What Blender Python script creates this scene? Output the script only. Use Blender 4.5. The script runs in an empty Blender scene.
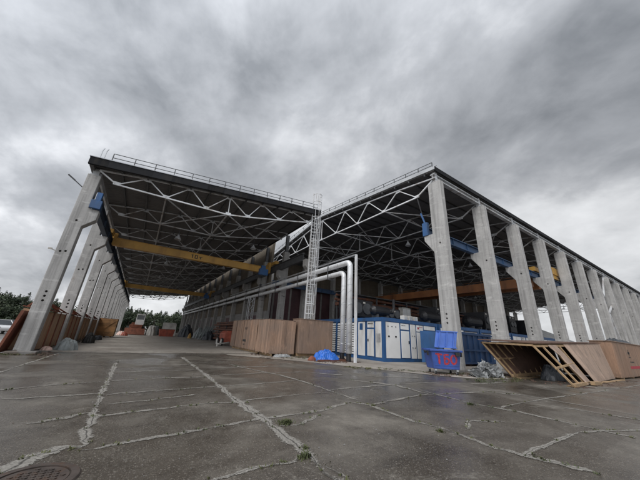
import bpy, bmesh, math, random
from mathutils import Vector, Matrix
random.seed(11)
R = math.radians
scene = bpy.context.scene
col = scene.collection

# ------------------------------------------------------------------ helpers
def smooth(t):
    t = min(max(t, 0), 1); return t*t*(3-2*t)
def gz(x, y=0):                       # the yard rises gently to the right
    return .25*smooth((x+2)/14)

SEP = {'batten','end_carriage','rafter','saddle','trunnion','runner','plank','stile','wall_bracket','hinge','handle','latch','leg','bearer','stiffener','wall_post','flange','lift_arm','front_stud','back_stud','skid','post','fan_cowl','plate','lid_rib','vent_pipe','rib_','timber'}
class MB:
    """collects geometry, then links it as ONE mesh object"""
    def __init__(s): s.v = []; s.f = []; s.m = []; s.cur = 0
    def add(s, vs, fs):
        o = len(s.v); s.v += [Vector(v) for v in vs]; s.f += [tuple(i+o for i in f) for f in fs]; s.m += [s.cur]*len(fs)
        return s
    def box(s, c, d, rz=0, M=None):
        x, y, z = d[0]/2, d[1]/2, d[2]/2
        vs = [Vector((a*x, b*y, e*z)) for a in (-1, 1) for b in (-1, 1) for e in (-1, 1)]
        m = (M or Matrix.Rotation(rz, 3, 'Z')); c = Vector(c)
        return s.add([m@v+c for v in vs], [(0,1,3,2),(4,6,7,5),(0,4,5,1),(2,3,7,6),(0,2,6,4),(1,5,7,3)])
    def bb(s, a, b):
        return s.box([(a[i]+b[i])/2 for i in range(3)], [abs(b[i]-a[i]) for i in range(3)])
    def bar(s, p, q, w, h=None, up=(0,0,1)):
        p = Vector(p); q = Vector(q); d = q-p; L = d.length; d.normalize()
        u = Vector(up)
        if abs(d.dot(u)) > .98: u = Vector((1,0,0))
        r = d.cross(u).normalized(); u = r.cross(d); h = h or w
        M = Matrix((r, d, u)).transposed()
        return s.box((p+q)/2, (w, L, h), M=M)
    def tube(s, pts, r, n=10, cap=True):
        pts = [Vector(p) for p in pts]; rs = r if isinstance(r, (list, tuple)) else [r]*len(pts)
        vs = []; fs = []; prev = None
        for i, p in enumerate(pts):
            a = pts[max(i-1,0)]; b = pts[min(i+1,len(pts)-1)]; d = (b-a).normalized()
            if prev is None:
                u = Vector((0,0,1)) if abs(d.z) < .9 else Vector((1,0,0))
                prev = (u-d*u.dot(d)).normalized()
            else: prev = (prev-d*prev.dot(d)).normalized()
            w = d.cross(prev)
            for k in range(n):
                t = 2*math.pi*k/n; vs.append(p+(prev*math.cos(t)+w*math.sin(t))*rs[i])
        for i in range(len(pts)-1):
            for k in range(n):
                fs.append((i*n+k, i*n+(k+1)%n, (i+1)*n+(k+1)%n, (i+1)*n+k))
        if cap: fs += [tuple(range(n-1,-1,-1)), tuple((len(pts)-1)*n+k for k in range(n))]
        return s.add(vs, fs)
    def prism(s, poly, ax, a, b):        # polygon extruded along an axis (0,1,2)
        n = len(poly)
        def P(t, u): return {0:(u,t[0],t[1]), 1:(t[0],u,t[1]), 2:(t[0],t[1],u)}[ax]
        vs = [P(t,a) for t in poly]+[P(t,b) for t in poly]
        fs = [tuple(range(n)), tuple(range(2*n-1,n-1,-1))]+[(i,(i+1)%n,(i+1)%n+n,i+n) for i in range(n)]
        return s.add(vs, fs)
    def quad(s, *p): return s.add(p, [tuple(range(len(p)))])
    def build(s, name, mat, parent=None, smooth_=False, bevel=0, mats=None):
        if name in SEP:
            par = list(range(len(s.v)))
            def find(i):
                while par[i] != i: par[i] = par[par[i]]; i = par[i]
                return i
            for f in s.f:
                for i in f[1:]: par[find(i)] = find(f[0])
            roots = []
            for i in range(len(s.v)):
                r = find(i)
                if r not in roots: roots.append(r)
            if len(roots) > 1:
                out = None
                for r in roots:
                    idx = [i for i in range(len(s.v)) if find(i) == r]; mp = {i: k for k, i in enumerate(idx)}
                    q = MB(); q.add([s.v[i] for i in idx], [tuple(mp[i] for i in f) for f in s.f if f[0] in mp])
                    o = q._build(name, mat, parent, smooth_, bevel); out = out or o
                return out
        return s._build(name, mat, parent, smooth_, bevel, mats)
    def _build(s, name, mat, parent=None, smooth_=False, bevel=0, mats=None):
        me = bpy.data.meshes.new(name)
        o0 = parent_loc(parent)
        me.from_pydata([v-o0 for v in s.v], [], s.f)
        for m in (mats or [mat]): me.materials.append(m)
        if mats:
            for p, k in zip(me.polygons, s.m): p.material_index = k
        b = bmesh.new(); b.from_mesh(me); bmesh.ops.recalc_face_normals(b, faces=b.faces)
        if bevel:
            bmesh.ops.bevel(b, geom=[e for e in b.edges if len(e.link_faces)==2 and e.calc_face_angle(0)>.5], offset=bevel, segments=1, affect='EDGES')
        b.to_mesh(me); b.free()
        if smooth_:
            for p in me.polygons: p.use_smooth = True
        ob = bpy.data.objects.new(name, me); col.objects.link(ob)
        if parent: ob.parent = parent
        return ob
def parent_loc(p):
    v = Vector((0,0,0))
    while p: v += p.location; p = p.parent
    return v
def tag(o, label=None, cat=None, group=None, kind=None):
    if label: o['label'] = label
    if cat: o['category'] = cat
    if group: o['group'] = group
    if kind: o['kind'] = kind
    return o
def empty(name, loc, label, cat, group=None):
    o = bpy.data.objects.new(name, None); col.objects.link(o); o.location = loc; o.empty_display_size = .2
    return tag(o, label, cat, group)
def children(o): return [c for c in bpy.data.objects if c.parent == o]
def dup(o, loc=None, parent=None, label=None, group=None, rz=None):
    c = o.copy(); col.objects.link(c)
    if parent: c.parent = parent
    if loc is not None: c.location = loc
    if rz is not None: c.rotation_euler = (0,0,rz)
    if label: c['label'] = label
    if group: c['group'] = group
    for ch in children(o): dup(ch, None, c)
    return c

# ------------------------------------------------------------------ materials
class NT:
    def __init__(s, name):
        s.mat = bpy.data.materials.new(name); s.mat.use_nodes = True
        s.t = s.mat.node_tree; s.b = s.t.nodes['Principled BSDF']; s.pos = None
    def n(s, ty, **kw):
        x = s.t.nodes.new(ty)
        for k, v in kw.items(): setattr(x, k, v)
        return x
    def l(s, a, b): s.t.links.new(a, b)
    def P(s, scale=(1,1,1)):
        if not s.pos: s.pos = s.n('ShaderNodeNewGeometry').outputs['Position']
        m = s.n('ShaderNodeMapping'); m.inputs['Scale'].default_value = scale; s.l(s.pos, m.inputs[0]); return m.outputs[0]
    def noise(s, sc, det=5, rough=.55, scale=(1,1,1), dist=0):
        x = s.n('ShaderNodeTexNoise'); x.inputs['Scale'].default_value = sc; x.inputs['Detail'].default_value = det
        x.inputs['Roughness'].default_value = rough; x.inputs['Distortion'].default_value = dist
        s.l(s.P(scale), x.inputs['Vector']); return x.outputs['Fac']
    def ramp(s, f, stops):
        x = s.n('ShaderNodeValToRGB'); e = x.color_ramp.elements
        while len(e) < len(stops): e.new(.5)
        for el, (p, c) in zip(e, stops):
            el.position = p; el.color = (c,c,c,1) if not isinstance(c, tuple) else (*c,1)
        s.l(f, x.inputs[0]); return x.outputs[0]
    def mix(s, f, a, b, mode='MIX'):
        x = s.n('ShaderNodeMix', data_type='RGBA', blend_type=mode)
        for i, v in ((0,f),(6,a),(7,b)):
            if isinstance(v, (int,float)): x.inputs[i].default_value = v
            elif isinstance(v, tuple): x.inputs[i].default_value = (*v,1)
            else: s.l(v, x.inputs[i])
        return x.outputs[2]
    def math(s, op, a, b=0, c=None):
        x = s.n('ShaderNodeMath', operation=op)
        for i, v in ((0,a),(1,b),(2,c)):
            if v is None: continue
            if isinstance(v, (int,float)): x.inputs[i].default_value = v
            else: s.l(v, x.inputs[i])
        return x.outputs[0]
    def bump(s, h, st=.3, d=.02):
        x = s.n('ShaderNodeBump'); x.inputs['Strength'].default_value = st; x.inputs['Distance'].default_value = d
        s.l(h, x.inputs['Height']); s.l(x.outputs[0], s.b.inputs['Normal'])
    def out(s, c=None, rough=None, metal=None):
        for k, v in (('Base Color',c),('Roughness',rough),('Metallic',metal)):
            if v is None: continue
            if isinstance(v, (int,float)): s.b.inputs[k].default_value = v
            elif isinstance(v, tuple): s.b.inputs[k].default_value = (*v,1)
            else: s.l(v, s.b.inputs[k])
        return s.mat

def plain(name, c, rough=.6, metal=0, var=.25, sc=1.5, dirt=None, bump=0):
    t = NT(name)
    a = tuple(x*(1-var) for x in c); b = tuple(min(1,x*(1+var)) for x in c)
    k = t.mix(t.ramp(t.noise(sc,6), [(.3,0),(.7,1)]), a, b)
    if dirt:
        k = t.mix(t.ramp(t.noise(sc*.8,8,.65,(1.6,1.6,.35)), [(.5,0),(.68,.8)]), k, dirt)
    if bump: t.bump(t.noise(30,4), bump, .01)
    return t.out(k, rough, metal)

def concrete(name, c, streak=.5):
    t = NT(name)
    oi = t.n('ShaderNodeObjectInfo')
    k = t.mix(t.ramp(t.noise(.8,8,.65), [(.3,0),(.72,1)]), tuple(x*.70 for x in c), tuple(min(1,x*1.15) for x in c))
    k = t.mix(t.math('MULTIPLY', oi.outputs['Random'], .35), k, tuple(x*.62 for x in c))
    z = t.n('ShaderNodeSeparateXYZ'); t.l(t.P(), z.inputs[0])
    # pours and patches between formwork lifts
    fl = t.math('FLOOR', t.math('MULTIPLY', z.outputs[2], .83)); wn = t.n('ShaderNodeTexWhiteNoise', noise_dimensions='1D'); t.l(t.math('ADD', fl, t.math('MULTIPLY', oi.outputs['Random'], 37)), wn.inputs['W'])
    k = t.mix(t.math('MULTIPLY', wn.outputs['Value'], .28), k, tuple(x*.66 for x in c))
    k = t.mix(t.ramp(t.noise(2.4,8,.7,(2.2,2.2,.1)), [(.46,0),(.68,streak)]), k, tuple(x*.33 for x in c))
    k = t.mix(t.ramp(t.noise(1.5,7,.65,(.8,.8,2.4)), [(.56,0),(.68,.5)]), k, tuple(min(1,x*1.32) for x in c))
    k = t.mix(t.ramp(t.noise(1.1,7,.7,(3,3,.22)), [(.62,0),(.74,.55)]), k, (.20,.10,.05))
    fr = t.math('FRACT', t.math('MULTIPLY', z.outputs[2], .83))
    k = t.mix(t.ramp(fr, [(0,.65),(.018,0)]), k, tuple(x*.45 for x in c))
    ft = t.ramp(t.math('ADD', z.outputs[2], t.math('MULTIPLY', t.noise(2.5,6,.7), 1.8)), [(.9,.75),(2.3,0)])
    k = t.mix(ft, k, (.11,.085,.065))
    pit = t.ramp(t.noise(13,4,.6), [(.28,.8),(.35,0)])
    k = t.mix(pit, k, tuple(x*.28 for x in c))
    t.bump(t.math('ADD', t.noise(18,6,.7), t.math('MULTIPLY', pit, -.6)), .4, .02)
    return t.out(k, .85)

def wood(name, c, plank=.16, grey=(.2,.17,.14), horiz=False, wear=.8):
    t = NT(name)
    s = t.n('ShaderNodeSeparateXYZ'); t.l(t.P(), s.inputs[0])
    u = t.math('ADD', s.outputs[0], s.outputs[1]) if not horiz else s.outputs[2]
    q = t.math('DIVIDE', u, plank); fl = t.math('FLOOR', q); fr = t.math('FRACT', q)
    wn = t.n('ShaderNodeTexWhiteNoise', noise_dimensions='1D'); t.l(fl, wn.inputs['W'])
    k = t.mix(wn.outputs['Value'], tuple(x*.74 for x in c), tuple(min(1,x*1.2) for x in c))
    gs = (14,14,.6) if not horiz else (.6,.6,14)
    k = t.mix(t.ramp(t.noise(2.6,8,.7,gs), [(.38,0),(.7,.6)]), k, tuple(x*.45 for x in c))
    k = t.mix(t.ramp(t.noise(.6,7,.65), [(.42,0),(.64,wear)]), k, grey)
    vs = (3.2,3.2,.28) if not horiz else (1,1,1)
    k = t.mix(t.ramp(t.noise(1.3,8,.72,vs), [(.50,0),(.70,.75)]), k, tuple(x*.36 for x in grey))
    k = t.mix(t.ramp(t.noise(2.4,7,.7,(1,1,.5)), [(.57,0),(.70,.45)]), k, tuple(min(1,x*1.55) for x in c))
    # splash dirt along the foot
    ft = t.ramp(t.math('ADD', s.outputs[2], t.math('MULTIPLY', t.noise(3,5,.6), .9)), [(.55,.6),(1.25,0)])
    k = t.mix(ft, k, tuple(x*.45 for x in grey))
    gap = t.ramp(fr, [(0,1),(.05,0)])
    if plank < 1: k = t.mix(t.math('MULTIPLY', gap, .8), k, (.02,.017,.014))
    else: k = t.mix(t.ramp(fr, [(0,.5),(.012,0)]), k, (.04,.03,.025))
    t.bump(t.noise(6,5,.6,(6,6,.6)), .35, .01)
    return t.out(k, .8)

M = {}
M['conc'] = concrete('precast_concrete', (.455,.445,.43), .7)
M['conc_shade'] = concrete('shaded_concrete', (.3,.29,.275), .6)  # darker copy of the column concrete, shade of the right row put into its colour
M['conc_dark'] = concrete('old_concrete', (.22,.21,.20), .5)
M['tan'] = concrete('tan_panel', (.135,.11,.08), .4)
M['maroon'] = plain('maroon_sheet', (.055,.022,.026), .6, 0, .3, .8)
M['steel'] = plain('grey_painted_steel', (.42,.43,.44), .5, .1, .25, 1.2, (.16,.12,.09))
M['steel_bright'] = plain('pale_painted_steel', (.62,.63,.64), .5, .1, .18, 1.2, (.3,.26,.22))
M['steel_dark'] = plain('dark_steel', (.07,.072,.075), .55, .2, .3, 1.5)
M['galv'] = plain('galvanised', (.5,.51,.52), .38, .7, .15, 3)
M['foil'] = None
M['yellow'] = plain('crane_yellow', (.42,.235,.045), .5, 0, .18, .7, (.25,.13,.03))
M['brown'] = plain('crane_brown_primer', (.3,.12,.045), .55, 0, .25, .7, (.1,.05,.03))
M['blue_steel'] = plain('blue_crane_rail_beam', (.028,.065,.135), .5, 0, .3, .6, (.02,.04,.08))
M['blue_dark'] = plain('dark_blue_rail_beam', (.02,.035,.06), .55, 0, .3, .6)
M['blue'] = plain('blue_frame_paint', (.022,.085,.22), .45, 0, .2, 1, (.03,.06,.12))
M['bin'] = plain('blue_bin_plastic', (.035,.085,.33), .45, 0, .22, 1.5, (.03,.05,.14))
M['bin_lid'] = plain('blue_lid_plastic', (.06,.14,.46), .42, 0, .18, 1.5, (.05,.09,.26))
M['skip'] = plain('skip_blue', (.015,.045,.115), .5, 0, .3, 1, (.02,.03,.06))
M['red_paint'] = plain('red_paint', (.36,.03,.04), .65, 0, .4, 14, (.14,.03,.07))
M['white'] = plain('white_panel', (.72,.72,.71), .4, 0, .07, .8, (.4,.38,.34))
M['white_dirty'] = plain('off_white', (.52,.50,.46), .6, 0, .2, 1.2, (.28,.25,.21))
M['black'] = plain('black_rubber', (.018,.018,.018), .7, 0, .3, 3)
M['blackm'] = plain('black_machine', (.016,.016,.018), .5, .2, .4, 2)
M['rust'] = plain('rusty_plate', (.17,.055,.03), .8, 0, .4, 2, (.1,.035,.02), .3)
M['iron'] = plain('cast_iron', (.07,.055,.047), .55, .3, .35, 6, (.09,.05,.03), .3)
M['rustpipe'] = plain('rusty_pipe', (.12,.05,.03), .7, 0, .35, 2, (.05,.025,.02))
M['orange'] = plain('orange_paint', (.30,.065,.035), .6, 0, .3, 2, (.15,.06,.04))
M['tarp_blue'] = plain('blue_tarp', (.012,.11,.45), .35, 0, .2, 4)
M['tarp_grey'] = plain('grey_tarp', (.2,.22,.22), .6, 0, .3, 3, (.1,.1,.09))
M['tarp_dark'] = plain('dark_tarp', (.03,.034,.04), .5, 0, .4, 3)
M['bag'] = plain('pale_pink_bag', (.6,.42,.36), .6, 0, .25, 6)
M['glass'] = plain('dark_glass', (.02,.025,.03), .08, 0, .1, 2)
M['carpaint'] = plain('white_car_paint', (.68,.69,.7), .25, 0, .05, 2)
M['carpaint2'] = plain('grey_car_paint', (.12,.13,.15), .25, .3, .05, 2)
M['wood'] = wood('weathered_planks', (.35,.225,.155), .17, (.205,.155,.125), wear=.6)
M['ply'] = wood('weathered_plywood', (.285,.19,.135), 1.25, (.205,.15,.12), wear=.7)
M['ply_pale'] = wood('pale_plywood', (.40,.285,.215), 1.25, (.28,.21,.165), wear=.6)
M['ply_dark'] = wood('dark_wet_plywood', (.15,.085,.06), 1.25, (.10,.06,.045), wear=.6)
M['ply_warm'] = wood('warm_plywood', (.31,.19,.125), 1.2, (.23,.16,.115), wear=.65)
M['stud'] = wood('pine_stud', (.55,.37,.2), 5, (.33,.23,.14), wear=.5)
M['box_wood'] = wood('bright_box_wood', (.42,.22,.09), .35, (.28,.16,.08), True, wear=.5)
M['rust_wood'] = wood('rusty_brown_boards', (.42,.235,.13), .6, (.33,.235,.16), wear=.7)
M['ink'] = plain('black_stencil', (.03,.028,.026), .7, 0, .4, 20)

def foil():
    t = NT('aluminium_cladding')
    k = t.mix(t.noise(2.5,6,.6), (.58,.59,.6), (.82,.83,.84))
    d = t.ramp(t.noise(3,6,.6,(1,1,.4)), [(.55,0),(.75,.6)]); k = t.mix(d, k, (.3,.28,.25))
    s = t.n('ShaderNodeSeparateXYZ'); t.l(t.P(), s.inputs[0])
    fr = t.math('FRACT', t.math('MULTIPLY', t.math('ADD', s.outputs[1], s.outputs[2]), 1.1))
    k = t.mix(t.ramp(fr, [(0,.7),(.045,0)]), k, (.12,.12,.12))
    t.bump(t.noise(4,4), .35, .03)
    return t.out(k, .45, .25)
M['foil'] = foil()

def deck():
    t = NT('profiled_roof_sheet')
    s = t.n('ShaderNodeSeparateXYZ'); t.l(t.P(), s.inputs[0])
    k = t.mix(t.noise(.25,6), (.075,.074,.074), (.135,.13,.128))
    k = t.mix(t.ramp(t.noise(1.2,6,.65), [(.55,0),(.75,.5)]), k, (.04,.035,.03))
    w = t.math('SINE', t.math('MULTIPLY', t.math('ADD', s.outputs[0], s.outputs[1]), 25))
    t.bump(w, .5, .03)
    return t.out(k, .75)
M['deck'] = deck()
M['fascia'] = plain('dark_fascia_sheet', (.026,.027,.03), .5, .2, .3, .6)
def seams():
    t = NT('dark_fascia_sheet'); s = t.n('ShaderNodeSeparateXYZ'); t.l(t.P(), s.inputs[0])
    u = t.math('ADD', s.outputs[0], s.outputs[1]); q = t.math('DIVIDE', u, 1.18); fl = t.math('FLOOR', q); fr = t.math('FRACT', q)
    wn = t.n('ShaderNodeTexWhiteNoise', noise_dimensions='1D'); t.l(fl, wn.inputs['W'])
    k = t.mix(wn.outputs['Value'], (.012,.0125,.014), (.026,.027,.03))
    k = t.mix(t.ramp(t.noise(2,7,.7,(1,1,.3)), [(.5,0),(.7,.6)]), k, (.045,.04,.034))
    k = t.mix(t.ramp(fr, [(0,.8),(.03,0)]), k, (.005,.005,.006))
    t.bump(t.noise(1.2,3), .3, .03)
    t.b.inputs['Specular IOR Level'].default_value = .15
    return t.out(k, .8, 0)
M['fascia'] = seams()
M['flash_pale'] = plain('pale_edge_flashing', (.42,.43,.44), .4, .1, .15, 1)
M['flash'] = plain('roof_edge_flashing', (.36,.37,.39), .4, .3, .15, 1)

def yard():
    t = NT('wet_concrete_yard')
    big = t.noise(.28,6,.62,dist=.5); mid = t.noise(1.2,8,.70); fine = t.noise(20,6,.75)
    k = t.mix(t.ramp(mid,[(.34,0),(.66,1)]), (.074,.064,.053), (.185,.167,.141))
    s = t.n('ShaderNodeSeparateXYZ'); t.l(t.P(), s.inputs[0])
    fx = t.math('FLOOR', t.math('DIVIDE', t.math('ADD', s.outputs[0], .35), 2.8)); fy = t.math('FLOOR', t.math('DIVIDE', t.math('ADD', s.outputs[1], .15), 1.85))
    cb = t.n('ShaderNodeCombineXYZ'); t.l(fx, cb.inputs[0]); t.l(fy, cb.inputs[1])
    wn = t.n('ShaderNodeTexWhiteNoise', noise_dimensions='3D'); t.l(cb.outputs[0], wn.inputs['Vector'])
    k = t.mix(t.math('MULTIPLY', wn.outputs['Value'], .45), k, (.052,.041,.032))
    wet = t.ramp(big, [(.37,0),(.52,1)])
    k = t.mix(t.math('MULTIPLY', wet, .5), k, (.040,.033,.027))
    oil = t.ramp(t.noise(.8,7,.65,(.5,1.3,1)), [(.58,0),(.70,.65)])
    k = t.mix(oil, k, (.025,.021,.018))
    lime = t.ramp(t.noise(.9,10,.78,dist=.8), [(.575,0),(.68,.6)])
    k = t.mix(lime, k, (.29,.27,.235))
    # exposed aggregate, two sizes
    def stones(sc, lo, hi, amt, c):
        vo = t.n('ShaderNodeTexVoronoi'); vo.inputs['Scale'].default_value = sc; t.l(t.P(), vo.inputs['Vector'])
        d = t.ramp(vo.outputs['Distance'], [(lo,1),(hi,0)])
        cc_ = t.n('ShaderNodeSeparateColor'); t.l(vo.outputs['Color'], cc_.inputs[0])
        pick = t.ramp(cc_.outputs[0], [(.45,0),(.55,1)])
        return t.math('MULTIPLY', t.math('MULTIPLY', d, pick), amt), d
    a1, d1 = stones(46,.22,.42,.45,None); a2, d2 = stones(20,.16,.3,.34,None)
    k = t.mix(a1, k, (.25,.22,.18)); k = t.mix(a2, k, (.30,.275,.24))
    k = t.mix(t.ramp(fine,[(.30,.7),(.44,0)]), k, (.024,.02,.017))
    r0 = t.mix(wet, (.5,)*3, (.07,)*3); rr = t.mix(t.math('MULTIPLY', fine, .5), r0, (.72,)*3)
    hb = t.math('ADD', t.math('MULTIPLY', fine, .6), t.math('ADD', t.math('MULTIPLY', d1, .35), t.math('MULTIPLY', d2, .5)))
    bs = t.n('ShaderNodeBump'); bs.inputs['Distance'].default_value = .012; t.l(hb, bs.inputs['Height'])
    t.l(t.math('SUBTRACT', .75, t.math('MULTIPLY', wet, .5)), bs.inputs['Strength']); t.l(bs.outputs[0], t.b.inputs['Normal'])
    return t.out(k, rr)
M['yard'] = yard()

def floor_mat():
    t = NT('dusty_concrete_floor')
    k = t.mix(t.ramp(t.noise(.35,8,.62),[(.3,0),(.7,1)]), (.19,.165,.14), (.35,.32,.28))
    k = t.mix(t.ramp(t.noise(2.5,8,.7),[(.5,0),(.7,.6)]), k, (.10,.085,.07))
    k = t.mix(t.ramp(t.noise(1.2,7,.7,(1,.4,1)),[(.6,0),(.7,.45)]), k, (.32,.31,.28))
    t.bump(t.noise(15,6,.7), .3, .02)
    return t.out(k, .7)
M['floor'] = floor_mat()

def crack():
    t = NT('pale_crumbled_joint')
    uv = t.n('ShaderNodeUVMap'); s = t.n('ShaderNodeSeparateXYZ'); t.l(uv.outputs[0], s.inputs[0])
    edge = t.math('ABSOLUTE', t.math('SUBTRACT', s.outputs[1], .5))          # 0 centre .. .5 edge
    lo = t.noise(1.1,5,.6); mid = t.noise(4.5,8,.75); hi = t.noise(30,6,.8); patch = t.noise(.5,6,.65)
    wob = t.math('ADD', t.math('MULTIPLY', lo, .5), t.math('ADD', t.math('MULTIPLY', mid, .6), t.math('MULTIPLY', hi, .55)))
    a = t.math('SUBTRACT', t.math('ADD', wob, t.math('MULTIPLY', patch, .62)), t.math('ADD', t.math('MULTIPLY', edge, 1.35), .91))
    al = t.ramp(a, [(.0,0),(.09,.9)])
    off = t.math('MULTIPLY', t.math('SUBTRACT', mid, .5), .18)
    core = t.ramp(t.math('ABSOLUTE', t.math('ADD', t.math('SUBTRACT', s.outputs[1], .5), off)), [(.010,.8),(.026,0)])
    k = t.mix(t.ramp(hi,[(.35,0),(.65,1)]), (.14,.128,.11), (.38,.36,.325))
    k = t.mix(core, k, (.022,.019,.015))
    t.l(t.math('MULTIPLY', t.math('MAXIMUM', al, core), t.ramp(edge, [(.42,1),(.49,0)])), t.b.inputs['Alpha'])
    t.bump(hi, .8, .02)
    return t.out(k, .7)
M['crack'] = crack()

def leafy(name, a, b):
    t = NT(name); k = t.mix(t.ramp(t.noise(.35,4),[(.35,0),(.65,1)]), a, b)
    k = t.mix(t.ramp(t.noise(3,3),[(.45,0),(.7,.6)]), k, tuple(x*.4 for x in a))
    return t.out(k, .75)
M['leaf'] = leafy('forest_foliage', (.016,.028,.013), (.045,.062,.024))
M['grass'] = leafy('weed_green', (.045,.062,.018), (.12,.115,.045))
M['bark'] = plain('bark', (.06,.045,.035), .9)
t = NT('clear_plastic_wrap'); t.b.inputs['Transmission Weight'].default_value = .25
M['plastic'] = t.out(t.mix(t.noise(8,5), (.10,.105,.105), (.42,.43,.43)), .22)

# ------------------------------------------------------------------ ground
xs = [-420,-200,-110,-60,-35,-20,-12,-8,-5]+[-4+i*.75 for i in range(25)]+[16,20,26,34,45,60,80,110,200,420]
ys = [-60,-30,-12,-4,0]+[i*2 for i in range(1,16)]+[40,60,90,130,200,420,800]
g = MB()
for x in xs:
    for y in ys: g.v.append(Vector((x,y,gz(x)-.004)))
ny = len(ys)
for i in range(len(xs)-1):
    for j in range(ny-1): g.f.append((i*ny+j,(i+1)*ny+j,(i+1)*ny+j+1,i*ny+j+1)); g.m.append(0)
tag(g.build('ground', M['yard']), kind='structure')

def sheet(name, near, far, mat, dz, th=0):
    """floor sheet between a near boundary polyline (x, y) and a far y"""
    m = MB(); pts = []
    for (a, b) in zip(near, near[1:]):
        n = max(1, int(abs(b[0]-a[0])/.7))
        for k in range(n): pts.append((a[0]+(b[0]-a[0])*k/n, a[1]+(b[1]-a[1])*k/n))
    pts.append(near[-1])
    for (p, q) in zip(pts, pts[1:]):
        z0 = gz(p[0])+dz; z1 = gz(q[0])+dz
        m.quad((p[0],p[1],z0),(q[0],q[1],z1),(q[0],far,z1),(p[0],far,z0))
        if th: m.quad((p[0],p[1],z0-th),(q[0],q[1],z1-th),(q[0],q[1],z1),(p[0],p[1],z0))
    return tag(m.build(name, mat), kind='structure')
jag = lambda pts: [(x+random.uniform(-.1,.1), y+random.uniform(-.12,.12)) for x, y in pts]
hf = [(-5.6,21.9)]+jag([(-4+i*.8, 21.85-.02*i-(.9*smooth((i-9)/9))) for i in range(1,19)])+[(11.3,20.7)]
sheet('hall_floor', hf, 106, M['floor'], .035, .06)
ap = jag([(5.5,19.6),(7.2,17.2),(8.6,15.2),(9.6,13.4),(10.5,11.4),(11.4,9.6),(12.3,8.3),(13.3,7.5),(14.5,7.0),(15.6,6.9)])
ap = ap+[(17,7.6),(22,8.2),(35,8.4),(106,8.6)]
ap = [(x,y) for x,y in ap]
m = MB()
for (p,q) in zip(ap, ap[1:]):
    n = max(1,int((q[0]-p[0])/.6))
    for k in range(n):
        x0=p[0]+(q[0]-p[0])*k/n; x1=p[0]+(q[0]-p[0])*(k+1)/n; y0=p[1]+(q[1]-p[1])*k/n; y1=p[1]+(q[1]-p[1])*(k+1)/n
        f0 = 20.3 if x0 < 11.3 else 39.2; f1 = f0
        m.quad((x0,y0,gz(x0)+.008),(x1,y1,gz(x1)+.008),(x1,f1,gz(x1)+.008),(x0,f0,gz(x0)+.008))
tag(m.build('concrete_apron', M['floor']), kind='structure')

# slab joints and crumbled cracks, where they lie in the yard
def strip(m, pts, w, z):
    P = []
    for (a,b) in zip(pts, pts[1:]):
        n = max(1,int(math.hypot(b[0]-a[0],b[1]-a[1])/.22))
        for k in range(n): P.append((a[0]+(b[0]-a[0])*k/n, a[1]+(b[1]-a[1])*k/n))
    P.append(pts[-1]); L = 0; V = []
    for i,p in enumerate(P):
        a = P[max(i-1,0)]; b = P[min(i+1,len(P)-1)]; d = Vector((b[0]-a[0],b[1]-a[1])); d.normalize()
        n = Vector((-d.y,d.x)); j = random.uniform(-.02,.02); ww = w*random.uniform(.7,1.25)
        if i in (0,len(P)-1): ww *= .4
        V.append(((p[0]+n.x*(ww/2+j),p[1]+n.y*(ww/2+j)),(p[0]-n.x*(ww/2-j),p[1]-n.y*(ww/2-j)),L))
        L += .22
    o = len(m.v)
    for a,b,l in V:
        m.v.append(Vector((*a,gz(a[0])+z))); m.v.append(Vector((*b,gz(b[0])+z))); m.uv += [(l,0),(l,1)]
    for i in range(len(V)-1): m.f.append((o+2*i,o+2*i+1,o+2*i+3,o+2*i+2)); m.m.append(0)
cr = MB(); cr.uv = []
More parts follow.
